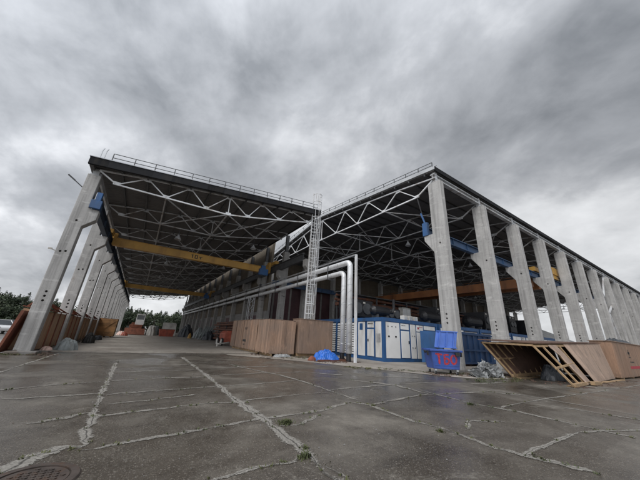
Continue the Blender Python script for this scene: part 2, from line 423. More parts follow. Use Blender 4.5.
LN = [
(.34,[(-0.43,17.31),(-0.36,12.97),(-0.34,9.28),(-0.29,7.07),(-0.24,5.41)]),
(.62,[(-0.24,5.41),(-0.54,5.38),(-0.72,5.29),(-0.87,4.88),(-1.3,4.6)]),
(.40,[(2.65,18.73),(2.56,10.70),(2.42,7.26),(2.46,5.72),(2.45,4.78),(2.42,3.89),(2.34,3.12),(2.3,1)]),
(.30,[(-0.22,5.29),(0.38,5.36),(1.29,5.45),(2.41,5.60),(3.79,5.57),(4.94,5.93)]),
(.36,[(4.94,5.93),(5.20,5.49),(5.10,4.14),(5.27,3.62),(5.14,2.77),(5.22,2.31),(5.41,1.95),(5.47,1.51)]),
(.28,[(-0.29,6.94),(0.62,7.08),(1.82,7.20),(2.68,6.93)]),
(.26,[(-0.35,8.91),(0.69,9.05),(2.57,9.12)]),
(.3,[(-0.37,10.98),(1.20,11.13),(2.44,10.96)]),
(.42,[(-1.15,6.9),(-0.62,7.08),(-0.28,7.29)]),
(.22,[(-3.6,10.0),(-2.36,10.11),(-1.57,10.61),(-0.52,10.84)]),
(.25,[(-3.29,11.36),(-3.24,16.75),(-3.2,21)]),(.2,[(-3.3,4),(-3.28,11.4)]),
(.3,[(4.3,14.6),(4.45,13.35),(5.17,10.54),(5.3,8.63),(5.25,6)]),
(.24,[(0.9,3.72),(1.70,3.77),(2.16,3.71),(2.42,3.89)]),(.3,[(2.58,5.06),(3.0,5.0),(3.62,5.32)]),
(.3,[(5.20,5.49),(7.43,5.73),(10.06,5.19),(10.77,4.47)]),
(.45,[(7.14,8.59),(8.02,7.19),(7.78,5.67)]),(.5,[(5.57,3.34),(6.23,3.61),(6.87,3.22)]),
(.26,[(5.22,2.31),(7.57,2.22),(8.99,1.66),(13,1.5)]),
(.36,[(8.11,6.24),(7.86,4.38),(8.15,3.45),(8.1,1.6)]),
(.26,[(9.92,3.21),(10.22,1.84)]),(.22,[(8.1,3.9),(11,3.85),(16,3.7),(30,3.6)]),(.18,[(2.44,3.53),(2.50,2.98)]),
(.24,[(-0.14,7.90),(0.65,7.99),(1.79,8.24)]),(.3,[(-.35,12.9),(1.1,13.0),(2.5,12.9)]),(.35,[(-.35,14.8),(1.1,14.9),(2.5,14.7)]),
(.2,[(2.5,7.15),(4,7.2),(5.3,7.1)]),(.2,[(2.5,9.1),(3.8,9.1),(5.2,9.2)]),(.25,[(2.6,11.2),(4.6,11.3),(6.4,11.0)]),(.3,[(5.3,7.4),(7.8,7.3),(10.5,7.0)]),
(.2,[(10.9,1),(10.9,3.2),(10.8,5.2),(11,7)]),(.3,[(-.4,9.1),(-1.6,9.0),(-3.2,9.1)]),(.3,[(.3,15.9),(1.5,16.1),(2.2,15.9)]),(.3,[(2.6,13.2),(4.5,13.4),(6.6,13.0)]),(.25,[(2.7,15.6),(4.6,15.7)]),
(.5,[(6.2,11.2),(7.0,10.4),(7.7,9.6)]),(.5,[(8.4,9.2),(9.6,8.6),(10.6,8.0)]),(.4,[(10.6,6.6),(12,6.3),(14,6.2)]),(.3,[(14,5),(20,3.4)]),(.3,[(16,2),(24,3.2)]),
]
for i_,(w,p) in enumerate(LN): strip(cr, p, w*(1.25 if i_ < 3 else .95), .004)
o = cr.build('pavement_joint', M['crack']); tag(o, 'pale crumbling joints and cracks between the wet yard slabs', 'pavement joints', kind='structure')
uvl = o.data.uv_layers.new(name='UVMap')
for lp in o.data.loops: uvl.data[lp.index].uv = cr.uv[lp.vertex_index]

st = MB()
for _ in range(900):
    x = random.gauss(1.6,2.6); y = abs(random.gauss(3.4,1.6))+1.2
    if random.random() < .45: x = random.choice((-.35,2.45,5.2))+random.gauss(0,.18); y = random.uniform(1.5,12)
    r = random.uniform(.004,.011) if random.random() < .95 else random.uniform(.012,.02)
    z = gz(x); a = random.uniform(0,6)
    P8 = [(x+r*random.uniform(.7,1.2)*math.cos(a+k*1.257),y+r*random.uniform(.7,1.2)*math.sin(a+k*1.257),z) for k in range(5)]
    st.add(P8+[(x,y,z+r*.9)],[(0,1,5),(1,2,5),(2,3,5),(3,4,5),(4,0,5)])
tag(st.build('gravel', M['conc_dark']), 'loose grit and small stones scattered over the near yard slabs', 'grit', kind='stuff')
# weeds on the joints and along the apron
gr = MB()
def tuft(x, y, s, n):
    for _ in range(n):
        a = random.uniform(0,6.28); r = random.gauss(0,s*.5); px = x+r*math.cos(a); py = y+r*math.sin(a)
        h = random.uniform(.015,.055)*(s/.12)**.5; b = random.uniform(0,6.28); lean = random.uniform(.2,1.1)*h; w = random.uniform(.006,.014)
        z = gz(px)
        dx, dy = math.cos(b), math.sin(b)
        gr.quad((px-dy*w,py+dx*w,z),(px+dy*w,py-dx*w,z),(px+dx*lean+dy*w*.6,py+dy*lean-dx*w*.6,z+h*.8),(px+dx*lean*1.5,py+dy*lean*1.5,z+h))
for x,y,s,n in [(2.75,5.15,.16,260),(2.35,3.75,.10,150),(2.5,4.0,.06,60),(5.05,3.5,.09,90),(7.7,4.4,.12,90),(5.2,5.4,.08,50)]: tuft(x,y,s,n)
for w_,p_ in LN[:24]:
    for (qa,qb) in zip(p_,p_[1:]):
        for _ in range(int(2+5*random.random())):
            t_ = random.random(); tuft(qa[0]+(qb[0]-qa[0])*t_+random.gauss(0,.03),qa[1]+(qb[1]-qa[1])*t_+random.gauss(0,.03),.05,random.randint(3,12))
for _ in range(90):
    k = random.random(); x = 9.6+k*7; y = 12.2-6*k+ (1.2 if k>.7 else 0); tuft(x+random.gauss(0,.25), y+random.gauss(0,.3), .14, 22)
for _ in range(70): tuft(random.uniform(12.5,20), random.uniform(6.2,7.3), .15, 20)
for _ in range(50): tuft(random.uniform(8.5,12), random.uniform(16.5,18), .15, 18)
for _ in range(40): tuft(-5.6+random.uniform(-.4,2), 19.9+random.uniform(-.5,.3), .15, 22)
tag(gr.build('grass', M['grass']), 'low green weeds sprouting from the yard joints and apron edge', 'weeds', kind='stuff')

# ------------------------------------------------------------------ halls
def drill(me, cuts):
    """bore real holes through a mesh: cuts = (p, q, r)"""
    o = bpy.data.objects.new('t', me); col.objects.link(o)
    b = MB()
    for p,q,r in cuts: b.tube([p,q], r, 12)
    c = b.build('c', M['black'])
    md = o.modifiers.new('b','BOOLEAN'); md.object = c; md.operation = 'DIFFERENCE'; md.solver = 'EXACT'
    dg = bpy.context.evaluated_depsgraph_get(); dg.update()
    n = bpy.data.meshes.new_from_object(o.evaluated_get(dg))
    n.materials.clear(); n.materials.append(me.materials[0])
    bpy.data.objects.remove(o); bpy.data.objects.remove(c)
    return n
def inst(name, me, parent, loc, rz=0):
    o = bpy.data.objects.new(name, me); col.objects.link(o); o.parent = parent
    o.location = Vector(loc)-parent_loc(parent); o.rotation_euler = (0,0,rz); return o

# --- hall A: the long nave on the left, x -4.5 .. 12.5, running away in +y
hallA = empty('open_crane_hall', (4,20,0), 'long open concrete hall on the left with dark sloping roof', 'hall')
m = MB()
m.prism([(-.33,0),(.33,0),(.33,7.0),(.86,7.55),(.86,8.2),(.33,8.2),(.33,10.45),(-.33,10.45)], 1, -.28, .28)
colA = m.build('tmp', M['conc'], bevel=.025)
meA = drill(colA.data, [((0,-1,z),(0,1,z),.06) for z in (2.62,2.86,3.1)]+[((.02,-1,7.3),(.02,1,7.3),.06),((-.12,-1,5.35),(-.12,1,5.35),.06),((.1,-1,5.4),(.1,1,5.4),.06)])
bpy.data.objects.remove(colA)
meA2 = meA.copy(); meA2.materials[0] = M['conc_shade']
m = MB(); m.bb((-.17,-.17,10.45),(.17,.17,10.95)); m.bb((-.24,-.24,10.45),(.24,.24,10.5)); headA = m.build('tmp', M['steel']); mhA = headA.data; bpy.data.objects.remove(headA)
m = MB(); m.bb((-.55,-.5,-.1),(.6,.5,.14)); fo = m.build('tmp', M['conc_dark'], bevel=.03); mfo = fo.data; bpy.data.objects.remove(fo)
m = MB(); m.bb((-.17,-.17,10.45),(.17,.17,12.55)); hr = m.build('tmp', M['steel_dark']); mhR = hr.data; bpy.data.objects.remove(hr)
NA = 15
for k in range(NA):
    y = 20.28+6*k
    c = inst('column', meA, hallA, (-4.5,y,0)); h = inst('column_head', mhA, c, (-4.5,y,0)); inst('column_base', mfo, c, (-4.5,y,0))
    y = 20.95+6*k
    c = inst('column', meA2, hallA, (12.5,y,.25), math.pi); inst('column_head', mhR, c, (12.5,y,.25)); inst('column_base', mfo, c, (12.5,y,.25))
# roof deck: a shallow mono-pitch rising to the right
SA = .103
def zA(x): return 11.25+SA*(x+5.07)       # top of the roof edge
m = MB()
m.prism([(-4.8,zA(-4.8)-.52),(-4.6,zA(-4.6)-.52),(-4.6,zA(-4.6)-.27),(12.05,zA(12.05)-.27),(12.05,zA(12.05)-.02),(-4.8,zA(-4.8)-.02)], 1, 19.45, 104.5)
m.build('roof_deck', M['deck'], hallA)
m = MB()
m.prism([(-4.86,zA(-4.86)-.49),(12.1,zA(12.1)-.44),(12.1,zA(12.1)),(-4.86,zA(-4.86))], 1, 19.28, 19.447)
m.prism([(12.053,zA(12.05)-.45),(12.1,zA(12.1)-.45),(12.1,zA(12.1)),(12.053,zA(12.05))], 1, 19.45, 104.5)
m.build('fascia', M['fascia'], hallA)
m = MB(); m.prism([(-4.9,zA(-4.9)+.004),(12.14,zA(12.14)+.004),(12.14,zA(12.14)+.05),(-4.9,zA(-4.9)+.05)], 1, 19.24, 19.7); m.build('edge_flashing', M['flash'], hallA)
# roof railing
m = MB(); n = 0
x = -3.9
while x < 12.0:
    m.bar((x,19.6,zA(x)+.05),(x,19.6,zA(x)+.72),.05); x += 1.18
for h in (.42,.72): m.bar((-3.9,19.6,zA(-3.9)+h),(11.9,19.6,zA(11.9)+h),.035)
m.build('roof_railing', M['steel_dark'], hallA)
m = MB()
for x in (-4.5,-4.3): m.tube([(x,19.6,zA(x)),(x,19.6,zA(x)+.75),(x+.06,19.6,zA(x)+.95)],.03,6)
m.build('vent_pipe', M['galv'], hallA)
# trusses (fish-bellied bottom chord)
tops = [(-4.35,10.86),(-1.77,11.25),(.93,11.53),(3.77,11.83),(6.52,12.11),(9.28,12.4),(11.95,12.66)]
bots = [(-3.3,10.2),(-.45,10.24),(2.25,10.28),(3.9,10.29),(5.45,10.56),(8.23,11.14),(11.12,11.76)]
def trussA(y, mat, w):
    tc = MB()
    for a,b in zip(tops,tops[1:]): tc.bar((a[0],y,a[1]),(b[0],y,b[1]),w)
    t = tc.build('roof_truss', mat, hallA)
    bc = MB()
    bc.bar((-4.35,y+.003,10.84),(-3.3,y+.003,10.2),w*.95)
    for a,b in zip(bots,bots[1:]): bc.bar((a[0],y,a[1]),(b[0],y,b[1]),w)
    bc.bar((11.12,y+.003,11.76),(11.95,y+.003,12.6),w*.95); bc.build('bottom_chord', mat, t)
    wb = MB(); q = w*.72
    seq = [bots[0],tops[1],bots[1],tops[2],bots[2],tops[3],bots[4],tops[4],bots[5],tops[5],bots[6]]
    for a,b in zip(seq,seq[1:]): wb.bar((a[0],y,a[1]),(b[0],y,b[1]),q)
    for q_ in tops[1:-1]: wb.bb((q_[0]-.2,y-.012,q_[1]-.22),(q_[0]+.2,y+.012,q_[1]+.04))
    for q_ in bots: wb.bb((q_[0]-.2,y-.012,q_[1]-.04),(q_[0]+.2,y+.012,q_[1]+.2))
    wb.bar((tops[3][0]+.06,y+.004,tops[3][1]),(bots[3][0],y+.004,bots[3][1]),q); wb.build('web_members', mat, t)
    return t
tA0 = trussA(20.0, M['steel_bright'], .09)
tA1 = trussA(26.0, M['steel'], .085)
for k in range(2,NA):
    d = tA1.copy(); col.objects.link(d); d.location.y += 6*(k-1)
    for ch in children(tA1):
        e = ch.copy(); col.objects.link(e); e.parent = d
m = MB()
for x,z in tops[1:-1]+[(-3.2,11.35),(-.4,11.66),(2.3,11.9),(5.1,12.2),(7.9,12.45),(10.7,12.75)]:
    m.bb((x-.05,19.6,zA(x)-.43),(x+.05,104.3,zA(x)-.275))
m.build('purlins', M['steel_dark'], hallA)
m = MB()
for x,z in ((-.45,10.24),(3.9,10.29),(8.23,11.14)): m.bar((x,20.1,z+.09),(x,104,z+.09),.09)
for k in range(0,14,3):
    y = 20+6*k
    for (x0,z0),(x1,z1) in ((bots[1],bots[3]),(bots[3],bots[5])):
        m.bar((x0,y,z0),(x1,y+6,z1),.07); m.bar((x0,y+6,z0),(x1,y,z1),.07)
m.build('roof_bracing', M['steel'], hallA)
m = MB()
m.bb((-4.36,20.3,zA(-4.4)-.95),(-4.24,104,zA(-4.4)-.56)); m.build('eave_beam', M['steel'], hallA)
# crane runway beams (I-section) on the corbels
def ibeam(m, a, b, z, h, w, ax, c):
    for z0,z1,ww in ((z,z+.05,w),(z+.05,z+h-.05,.03),(z+h-.05,z+h,w)):
        if ax == 1: m.bb((c-ww/2,a,z0),(c+ww/2,b,z1))
        else: m.bb((a,c-ww/2,z0),(b,c+ww/2,z1))
m = MB(); ibeam(m,20.0,104,8.2,.75,.32,1,-3.86); m.bb((-3.9,20,8.95),(-3.82,104,9.03))
for k in range(28): y = 21+3*k; m.bb((-4.0,y,8.25),(-3.72,y+.02,8.9))
m.build('crane_runway_beam', M['blue_dark'], hallA)
m = MB(); ibeam(m,21.5,104,8.45,.75,.32,1,11.84); m.bb((11.8,21.5,9.2),(11.88,104,9.28))
m.build('crane_runway_beam', M['steel_dark'], hallA)
m = MB(); m.bb((-4.15,19.75,8.2),(-3.6,19.99,8.75)); m.bb((-4.0,19.8,8.75),(-3.72,20.1,9.3)); m.build('crane_end_stop', M['blue'], hallA, bevel=.02)
m = MB(); m.bar((-4.82,20.1,9.45),(-5.25,19.95,9.72),.045); m.box((-5.42,19.9,9.83),(.42,.1,.07),M=Matrix.Rotation(R(32),3,'Y')@Matrix.Rotation(R(10),3,'Z')); m.build('lamp_arm', M['steel_dark'], hallA)
m = MB(); m.bar((-4.84,20.1,5.35),(-5.0,20.05,5.4),.04); m.box((-5.06,20.03,5.42),(.16,.09,.08)); m.build('camera_bracket', M['white_dirty'], hallA)

# closed wall along the right of the nave, from the third column on
wall = empty('panel_wall', (12.95,68,0), 'tan concrete panel wall behind the right hand column row of the left hall', 'wall')
m = MB()
for k in range(12):
    y0 = 32.0+6*k
    for j,(z0,z1) in enumerate(((4.4,6.0),(6.02,7.6),(7.62,9.2),(9.22,10.8),(10.82,12.0),(12.02,13.5))):
        m.bb((12.76,y0+.02,z0),(13.1,y0+5.98,z1))
m.build('upper_panel', M['tan'], wall)
m = MB(); m.bb((12.78,32,.2),(13.05,104,4.37)); m.build('lower_panel', M['conc_dark'], wall)
for k in range(0,11,2):
    y0 = 34+6*k
    m = MB(); m.bb((12.72,y0,.25),(12.775,y0+3.4,3.9)); m.build('door', M['maroon'], wall)

# --- hall B: open hall on the right, columns along y 9.57, running away in +x
hallB = empty('gabled_crane_hall', (16,24,.25), 'gabled open hall on the right, grey concrete columns along its side', 'hall')
zb = .25
m = MB()
m.prism([(-.48,0),(.48,0),(.48,7.2),(1.14,8.15),(1.14,8.52),(.48,8.52),(.48,12.45),(-.48,12.45)], 0, -.23, .23)
cb_ = m.build('tmp', M['conc'], bevel=.025)
meB = drill(cb_.data, [((-1,.07,z),(1,.07,z),.065) for z in (2.62,2.88,3.14)]+[((-1,-.02,7.75),(1,-.02,7.75),.07)])
bpy.data.objects.remove(cb_)
m = MB(); m.bb((-.13,-.13,12.45),(.13,.13,13.35)); m.bb((-.22,-.3,12.45),(.22,.3,12.5)); m.bar((.13,.0,12.9),(.9,.0,13.3),.06)
hb = m.build('tmp', M['steel']); mhB = hb.data; bpy.data.objects.remove(hb)
NB = 15; XB = 15.73
for k in range(NB):
    x = XB+6*k
    c = inst('column', meB, hallB, (x,9.57,zb)); inst('column_head', mhB, c, (x,9.57,zb)); inst('column_base', mfo, c, (x,9.57,zb))
    c = inst('column', meB, hallB, (x,38.6,zb), math.pi); inst('column_head', mhB, c, (x,38.6,zb), math.pi)
SB = .108; YR = 24.6
def zB(y): return 15.48-(SB if y < YR else .14)*abs(y-YR)
x0, x1 = 15.42, 100.6
m = MB()
for a,b in ((9.36,YR),(YR,40.2)):
    m.prism([(a,zB(a)-.28),(b,zB(b)-.28),(b,zB(b)-.01),(a,zB(a)-.01)], 0, x0, x1)
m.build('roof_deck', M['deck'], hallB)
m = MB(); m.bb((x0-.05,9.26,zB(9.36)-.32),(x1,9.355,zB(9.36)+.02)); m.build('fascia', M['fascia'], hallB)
m = MB()
for a,b in ((9.28,YR),(YR,40.3)):
    m.prism([(a,zB(a)-.2),(b,zB(b)-.2),(b,zB(b)+.05),(a,zB(a)+.05)], 0, x0-.08, x0-.004)
m.build('edge_flashing', M['flash_pale'], hallB)
m = MB(); m.bb((x0,9.42,13.28),(x1,9.72,13.36)); m.bb((x0,9.55,13.03),(x1,9.59,13.28)); m.bb((x0,9.42,12.95),(x1,9.72,13.03)); m.build('eave_beam', M['steel'], hallB)
m = MB(); y = 9.6
while y < 40:
    m.bar((x0+.2,y,zB(y)),(x0+.2,y,zB(y)+.62),.05); y += 1.22
for h in (.35,.62):
    m.bar((x0+.2,9.6,zB(9.6)+h),(x0+.2,YR,zB(YR)+h),.035); m.bar((x0+.2,YR,zB(YR)+h),(x0+.2,40,zB(40)+h),.035)
m.bar((x0+.2,9.5,zB(9.5)),(x0+.6,9.5,zB(9.5)+.5),.04)
m.build('roof_railing', M['steel_dark'], hallB)
tB = [(9.6,13.16),(13.0,13.66),(16.6,14.08),(20.2,14.48),(24.6,14.94)]
tB += [(2*YR-y,z-.10-.02*(YR-y)) for y,z in tB[-2::-1]]
bB = [(11.2,12.22),(14.7,12.3),(18.2,12.34),(21.7,12.42),(24.6,12.43)]
bB += [(2*YR-y,z) for y,z in bB[-2::-1]]
def trussB(x, mat, w):
    tc = MB()
    for a,b in zip(tB,tB[1:]): tc.bar((x,*a),(x,*b),w)
    t = tc.build('roof_truss', mat, hallB)
    bc = MB()
    bc.bar((x+.003,9.65,13.1),(x+.003,*bB[0]),w*.95)
    for a,b in zip(bB,bB[1:]): bc.bar((x,*a),(x,*b),w)
    bc.bar((x+.003,2*YR-9.65,13.1),(x+.003,*bB[-1]),w*.95); bc.build('bottom_chord', mat, t)
    wb = MB(); q = w*.72
    seq = [bB[0],tB[1],bB[1],tB[2],bB[2],tB[3],bB[3],tB[4],bB[5],tB[5],bB[6],tB[6],bB[7],tB[7],bB[8]]
    for a,b in zip(seq,seq[1:]): wb.bar((x,*a),(x,*b),q)
    for q_ in tB[1:-1]: wb.bb((x-.012,q_[0]-.2,q_[1]-.22),(x+.012,q_[0]+.2,q_[1]+.04))
    for q_ in bB: wb.bb((x-.012,q_[0]-.2,q_[1]-.04),(x+.012,q_[0]+.2,q_[1]+.2))
    wb.bar((x+.004,YR,14.9),(x+.004,YR,12.43),q); wb.build('web_members', mat, t)
    return t
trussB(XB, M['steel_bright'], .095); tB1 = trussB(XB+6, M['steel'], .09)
for k in range(2,NB):
    d = tB1.copy(); col.objects.link(d); d.location.x += 6*(k-1)
    for ch in children(tB1):
        e = ch.copy(); col.objects.link(e); e.parent = d
m = MB()
for i in range(21):
    y = 10.2+1.44*i; m.bb((x0,y-.05,zB(y)-.44),(x1,y+.05,zB(y)-.285))
m.build('purlins', M['steel_dark'], hallB)
m = MB()
for y,z in bB[1::2]: m.bar((XB,y,z+.09),(x1-1,y,z+.09),.09)
for k in range(0,14,2):
    x = XB+6*k
    for i in range(0,8,2):
        (ya,za),(yb,zb2) = bB[i],bB[i+1] if i+1 < len(bB) else bB[i]
        m.bar((x,ya,za),(x+6,yb,zb2),.07); m.bar((x+6,ya,za),(x,yb,zb2),.07)
m.build('roof_bracing', M['steel'], hallB)
for yc in (10.55, 37.6):
    m = MB(); ibeam(m, XB-.1, x1-1, 8.77, .62, .3, 0, yc); m.bb((XB-.1,yc-.04,9.39),(x1-1,yc+.04,9.47))
    for k in range(42): x = XB+1+2*k; m.bb((x,yc-.12,8.83),(x+.02,yc+.12,9.33))
    m.build('crane_runway_beam', M['blue_steel'], hallB)
m = MB(); m.bb((XB-.3,10.35,8.77),(XB-.1,10.75,9.75)); m.bar((XB-.2,10.55,9.7),(XB-.25,10.8,10.6),.1); m.build('crane_end_stop', M['blue'], hallB)
# portal bracing between two columns of the long side
m = MB(); xa = XB+36+.25; xb_ = XB+42-.25; xm = (xa+xb_)/2
for p,q in (((xa,.3),(xm,6.9)),((xb_,.3),(xm,6.9)),((xa,8.2),(xm,6.9)),((xb_,8.2),(xm,6.9)),((xa,12.4),(xm,9.2)),((xb_,12.4),(xm,9.2))):
    m.bar((p[0],9.6,p[1]+zb),(q[0],9.6,q[1]+zb),.17)
m.build('portal_bracing', M['steel_bright'], hallB)
# back wall of hall B
bw = empty('back_wall', (56,39.4,.25), 'tan over maroon clad wall closing the back of the right hand hall', 'wall')
m = MB()
for k in range(14):
    xk = 13.4+6*k
    for z0,z1 in ((9.02,10.6),(10.62,12.2),(12.22,13.7)): m.bb((xk+.02,39.2,z0),(xk+5.98,39.5,z1))
m.build('upper_panel', M['tan'], bw)
m = MB(); m.bb((13.4,39.25,.2),(97.4,39.45,8.99)); m.build('lower_panel', M['maroon'], bw)
m = MB()
for k in range(28): m.bb((13.6+3*k,39.18,.2),(13.9+3*k,39.247,8.9))
m.build('wall_post', M['conc_dark'], bw)

# ------------------------------------------------------------------ bridge cranes
def craneA(y, label, text):
    c = empty('bridge_crane', (4,y,9), label, 'bridge crane', 'yellow bridge cranes in the left hall')
    m = MB(); m.bb((-3.6,y-.25,8.36),(11.5,y+.25,9.02)); m.bb((-3.36,y-.32,9.024),(11.36,y+.32,9.06)); m.bb((-3.65,y-.3,8.4),(-3.4,y+.3,9.45)); m.bb((11.38,y-.3,8.4),(11.63,y+.3,9.7)); m.build('girder', M['yellow'], c)
    m = MB()
    for x in (-3.86,11.84):
        z = 9.04 if x<0 else 9.3
        m.bb((x-.2,y-1.5,z+.05),(x+.2,y-.33,z+.4)); m.bb((x-.2,y+.33,z+.05),(x+.2,y+1.5,z+.4))
    m.build('end_carriage', M['yellow'], c)
    m = MB(); m.bb((10.2,y-.7,8.0),(11.2,y-.27,8.7)); m.bb((10.4,y-.6,8.7),(10.9,y-.28,9.1)); m.build('hoist', M['blue'], c)
    m = MB(); m.bar((10.6,y-.5,8.0),(10.6,y-.5,6.9),.03); m.box((10.6,y-.5,6.8),(.2,.12,.3)); m.build('hook_block', M['blackm'], c)
    if text:
        m = MB(); yy = y-.256; zt = 8.5; H = .38
        def seg(x,z,w,h): m.bb((x,yy-.003,zt+z),(x+w,yy+.003,zt+z+h))
        seg(3.0,0,.09,H); seg(2.92,H-.1,.08,.07)                              # 1
        seg(3.25,0,.08,H); seg(3.47,0,.08,H); seg(3.33,0,.14,.07); seg(3.33,H-.07,.14,.07)   # 0
        seg(3.78,0,.08,.2); seg(3.66,.2,.32,.07)                              # т
        m.build('capacity_marking', M['ink'], c)
    return c
craneA(29.3, 'nearer yellow bridge crane girder spanning the left hall, marked 10т', True)
craneA(61, 'farther yellow bridge crane girder deep inside the left hall', False)
cb2 = empty('bridge_crane', (36,24,9), 'brown double girder bridge crane with a yellow end carriage in the right hand hall', 'bridge crane')
m = MB()
for x in (34.6,36.6): m.bb((x-.28,11.2,8.1),(x+.28,37.2,9.05))
m.build('girder', M['brown'], cb2)
m = MB(); m.bb((33.4,10.3,9.5),(40.0,10.8,9.95)); m.bb((38.2,10.2,9.952),(40.6,10.9,10.8)); m.build('end_carriage', M['yellow'], cb2)
m = MB(); m.bb((34.4,20,9.1),(36.8,23,9.9)); m.build('trolley', M['blackm'], cb2)
m = MB()
for k in range(13): m.bb((37.6,11.4+2*k,9.0),(37.63,11.43+2*k,10.0))
m.bb((37.58,11.2,9.97),(37.65,37,10.02)); m.bb((36.9,11.2,8.95),(37.7,37,9.0)); m.build('walkway', M['brown'], cb2)

# ------------------------------------------------------------------ hanging lamps
def lamp(x,y,z,label,grp,base=None):
    if base: return dup(base,(x,y,z),label=label)
    o = empty('high_bay_lamp',(x,y,z),label,'lamp',grp)
    m = MB(); m.tube([(x,y,z+.45),(x,y,z+.3),(x,y,z)],[.06,.12,.3],12,cap=False); m.build('lamp_shade',M['steel'],o)
    m = MB(); m.tube([(x,y,z+.45),(x,y,z+.62)],.05,6); m.bar((x,y,z+.6),(x,y,z+1.1),.02); m.build('suspension',M['steel_dark'],o)
    return o
l0 = None
for k in range(6):
    for x,z in ((1.2,9.2),(8.2,9.9)):
        o = lamp(x,26+12*k,z,'small bell shaped lamp hanging under the roof of the left hall','lamps under the left roof',l0); l0 = l0 or o
l1 = lamp(21.73,17,11.2,'small bell shaped lamp hanging in the dark roof of the right hall','lamps under the right roof',l0); l1['group']='lamps under the right roof'
for k in range(1,10): d = dup(l0,(21.73+12*(k//2),17+ (k%2)*12,11.2),label=l1['label'],group=l1['group'])

# ------------------------------------------------------------------ caged ladder on the first right column
LX, LY = 11.72, 19.75
lad = empty('caged_ladder', (LX,LY,gz(LX)), 'tall pale caged ladder climbing to the roof between the two halls', 'ladder')
m = MB()
ztop = 14.9
for dx in (-.27,.27): m.bar((LX+dx,LY,gz(LX)),(LX+dx,LY,ztop),.09)
m.build('stile', M['steel_bright'], lad)
m = MB(); z = .6
while z < 13.6: m.bar((LX-.27,LY,z),(LX+.27,LY,z),.045); z += .32
m.build('rungs', M['steel_bright'], lad)
m = MB(); z = 2.6
def hoop(z, r=.42): return [(LX+r*math.cos(a), LY-.32+r*1.0*math.sin(a), z) for a in [R(30-240*i/10) for i in range(11)]]
while z < 15.0:
    m.tube(hoop(z), .028, 5); z += .8
for i in (1,3,5,7,9):
    p = hoop(2.6)[i]; m.bar(p,(p[0],p[1],14.7),.035)
m.build('safety_cage', M['steel_bright'], lad)
m = MB()
for z in (3,6,9,12):
    for dx in (-.27,.27): m.bar((LX+dx,LY,z),(LX+.5,20.7,z),.05)
m.build('wall_bracket', M['steel'], lad)

# ------------------------------------------------------------------ insulated pipes along the column row
def arc(p, c0, n=6): return p
def pipe(x, yv, z, zfoot, r, label):
    o = empty('insulated_pipe', (x,yv,zfoot), label, 'pipe', 'insulated pipes along the column row')
    b = .38
    pts = [(x,yv,zfoot+.5),(x,yv,z-b)]+[(x,yv+b-b*math.cos(a),z-b+b*math.sin(a)) for a in [R(15*i) for i in range(1,7)]]+[(x,yv+8,z),(x,yv+20,z),(x,100,z)]
    m = MB(); m.tube(pts, r, 16); m.build('cladding', M['foil'], o, True)
    m = MB(); m.tube([(x,yv,zfoot-.05),(x,yv,zfoot+.5)], r*.8, 12); m.build('foot', M['blackm'], o)
    m = MB()
    for zz in (1.3,2.6,3.9,5.2): m.tube([(x,yv,zz),(x,yv,zz+.04)], r*1.06, 14)
    for k in range(20): m.tube([(x,yv+1.5+3*k,z),(x,yv+1.54+3*k,z)], r*1.06, 14)
    m.build('band', M['galv'], o)
    return o
PX = 11.9
pipe(PX,14.5,6.93,.25,.2,'upper silver insulated pipe bending down in front of the blue and white container')
pipe(PX,15.2,6.25,.25,.18,'lower silver insulated pipe, bending down on the crate side of its twin')
pf = empty('pipe_support', (PX,14,.25), 'thin steel post and beam frame carrying the silver insulated pipes', 'pipe rack')
m = MB(); m.bar((PX,13.85,.25),(PX,13.85,7.35),.14); m.build('post', M['steel_bright'], pf)
m = MB(); m.bar((PX-.05,13.85,7.32),(PX-.05,46,7.32),.1); m.build('rail', M['galv'], pf)
m = MB()
for k in range(12):
    y = 17+5*k; m.bar((PX-.25,y,5.98),(PX+.4,y,5.98),.08); m.bar((PX-.25,y,5.98),(PX-.25,y,7.3),.05)
m.build('hanger', M['steel_dark'], pf)
tr = empty('lattice_trestle', (11.4,33.5,.2), 'dark lattice trestle post under the silver pipes behind the wooden crates', 'trestle')
m = MB()
for dx in (-.3,.3):
    for dy in (-.3,.3): m.bar((11.4+dx,33.5+dy,.2),(11.4+dx,33.5+dy,6.0),.07)
m.build('leg', M['steel'], tr)
m = MB()
for k in range(7):
    z = .3+.8*k
    m.bar((11.1,33.2,z),(11.7,33.2,z+.8),.04); m.bar((11.7,33.2,z),(11.1,33.2,z+.8),.04); m.bar((11.1,33.2,z),(11.1,33.8,z+.8),.04)
m.build('lattice', M['steel'], tr)

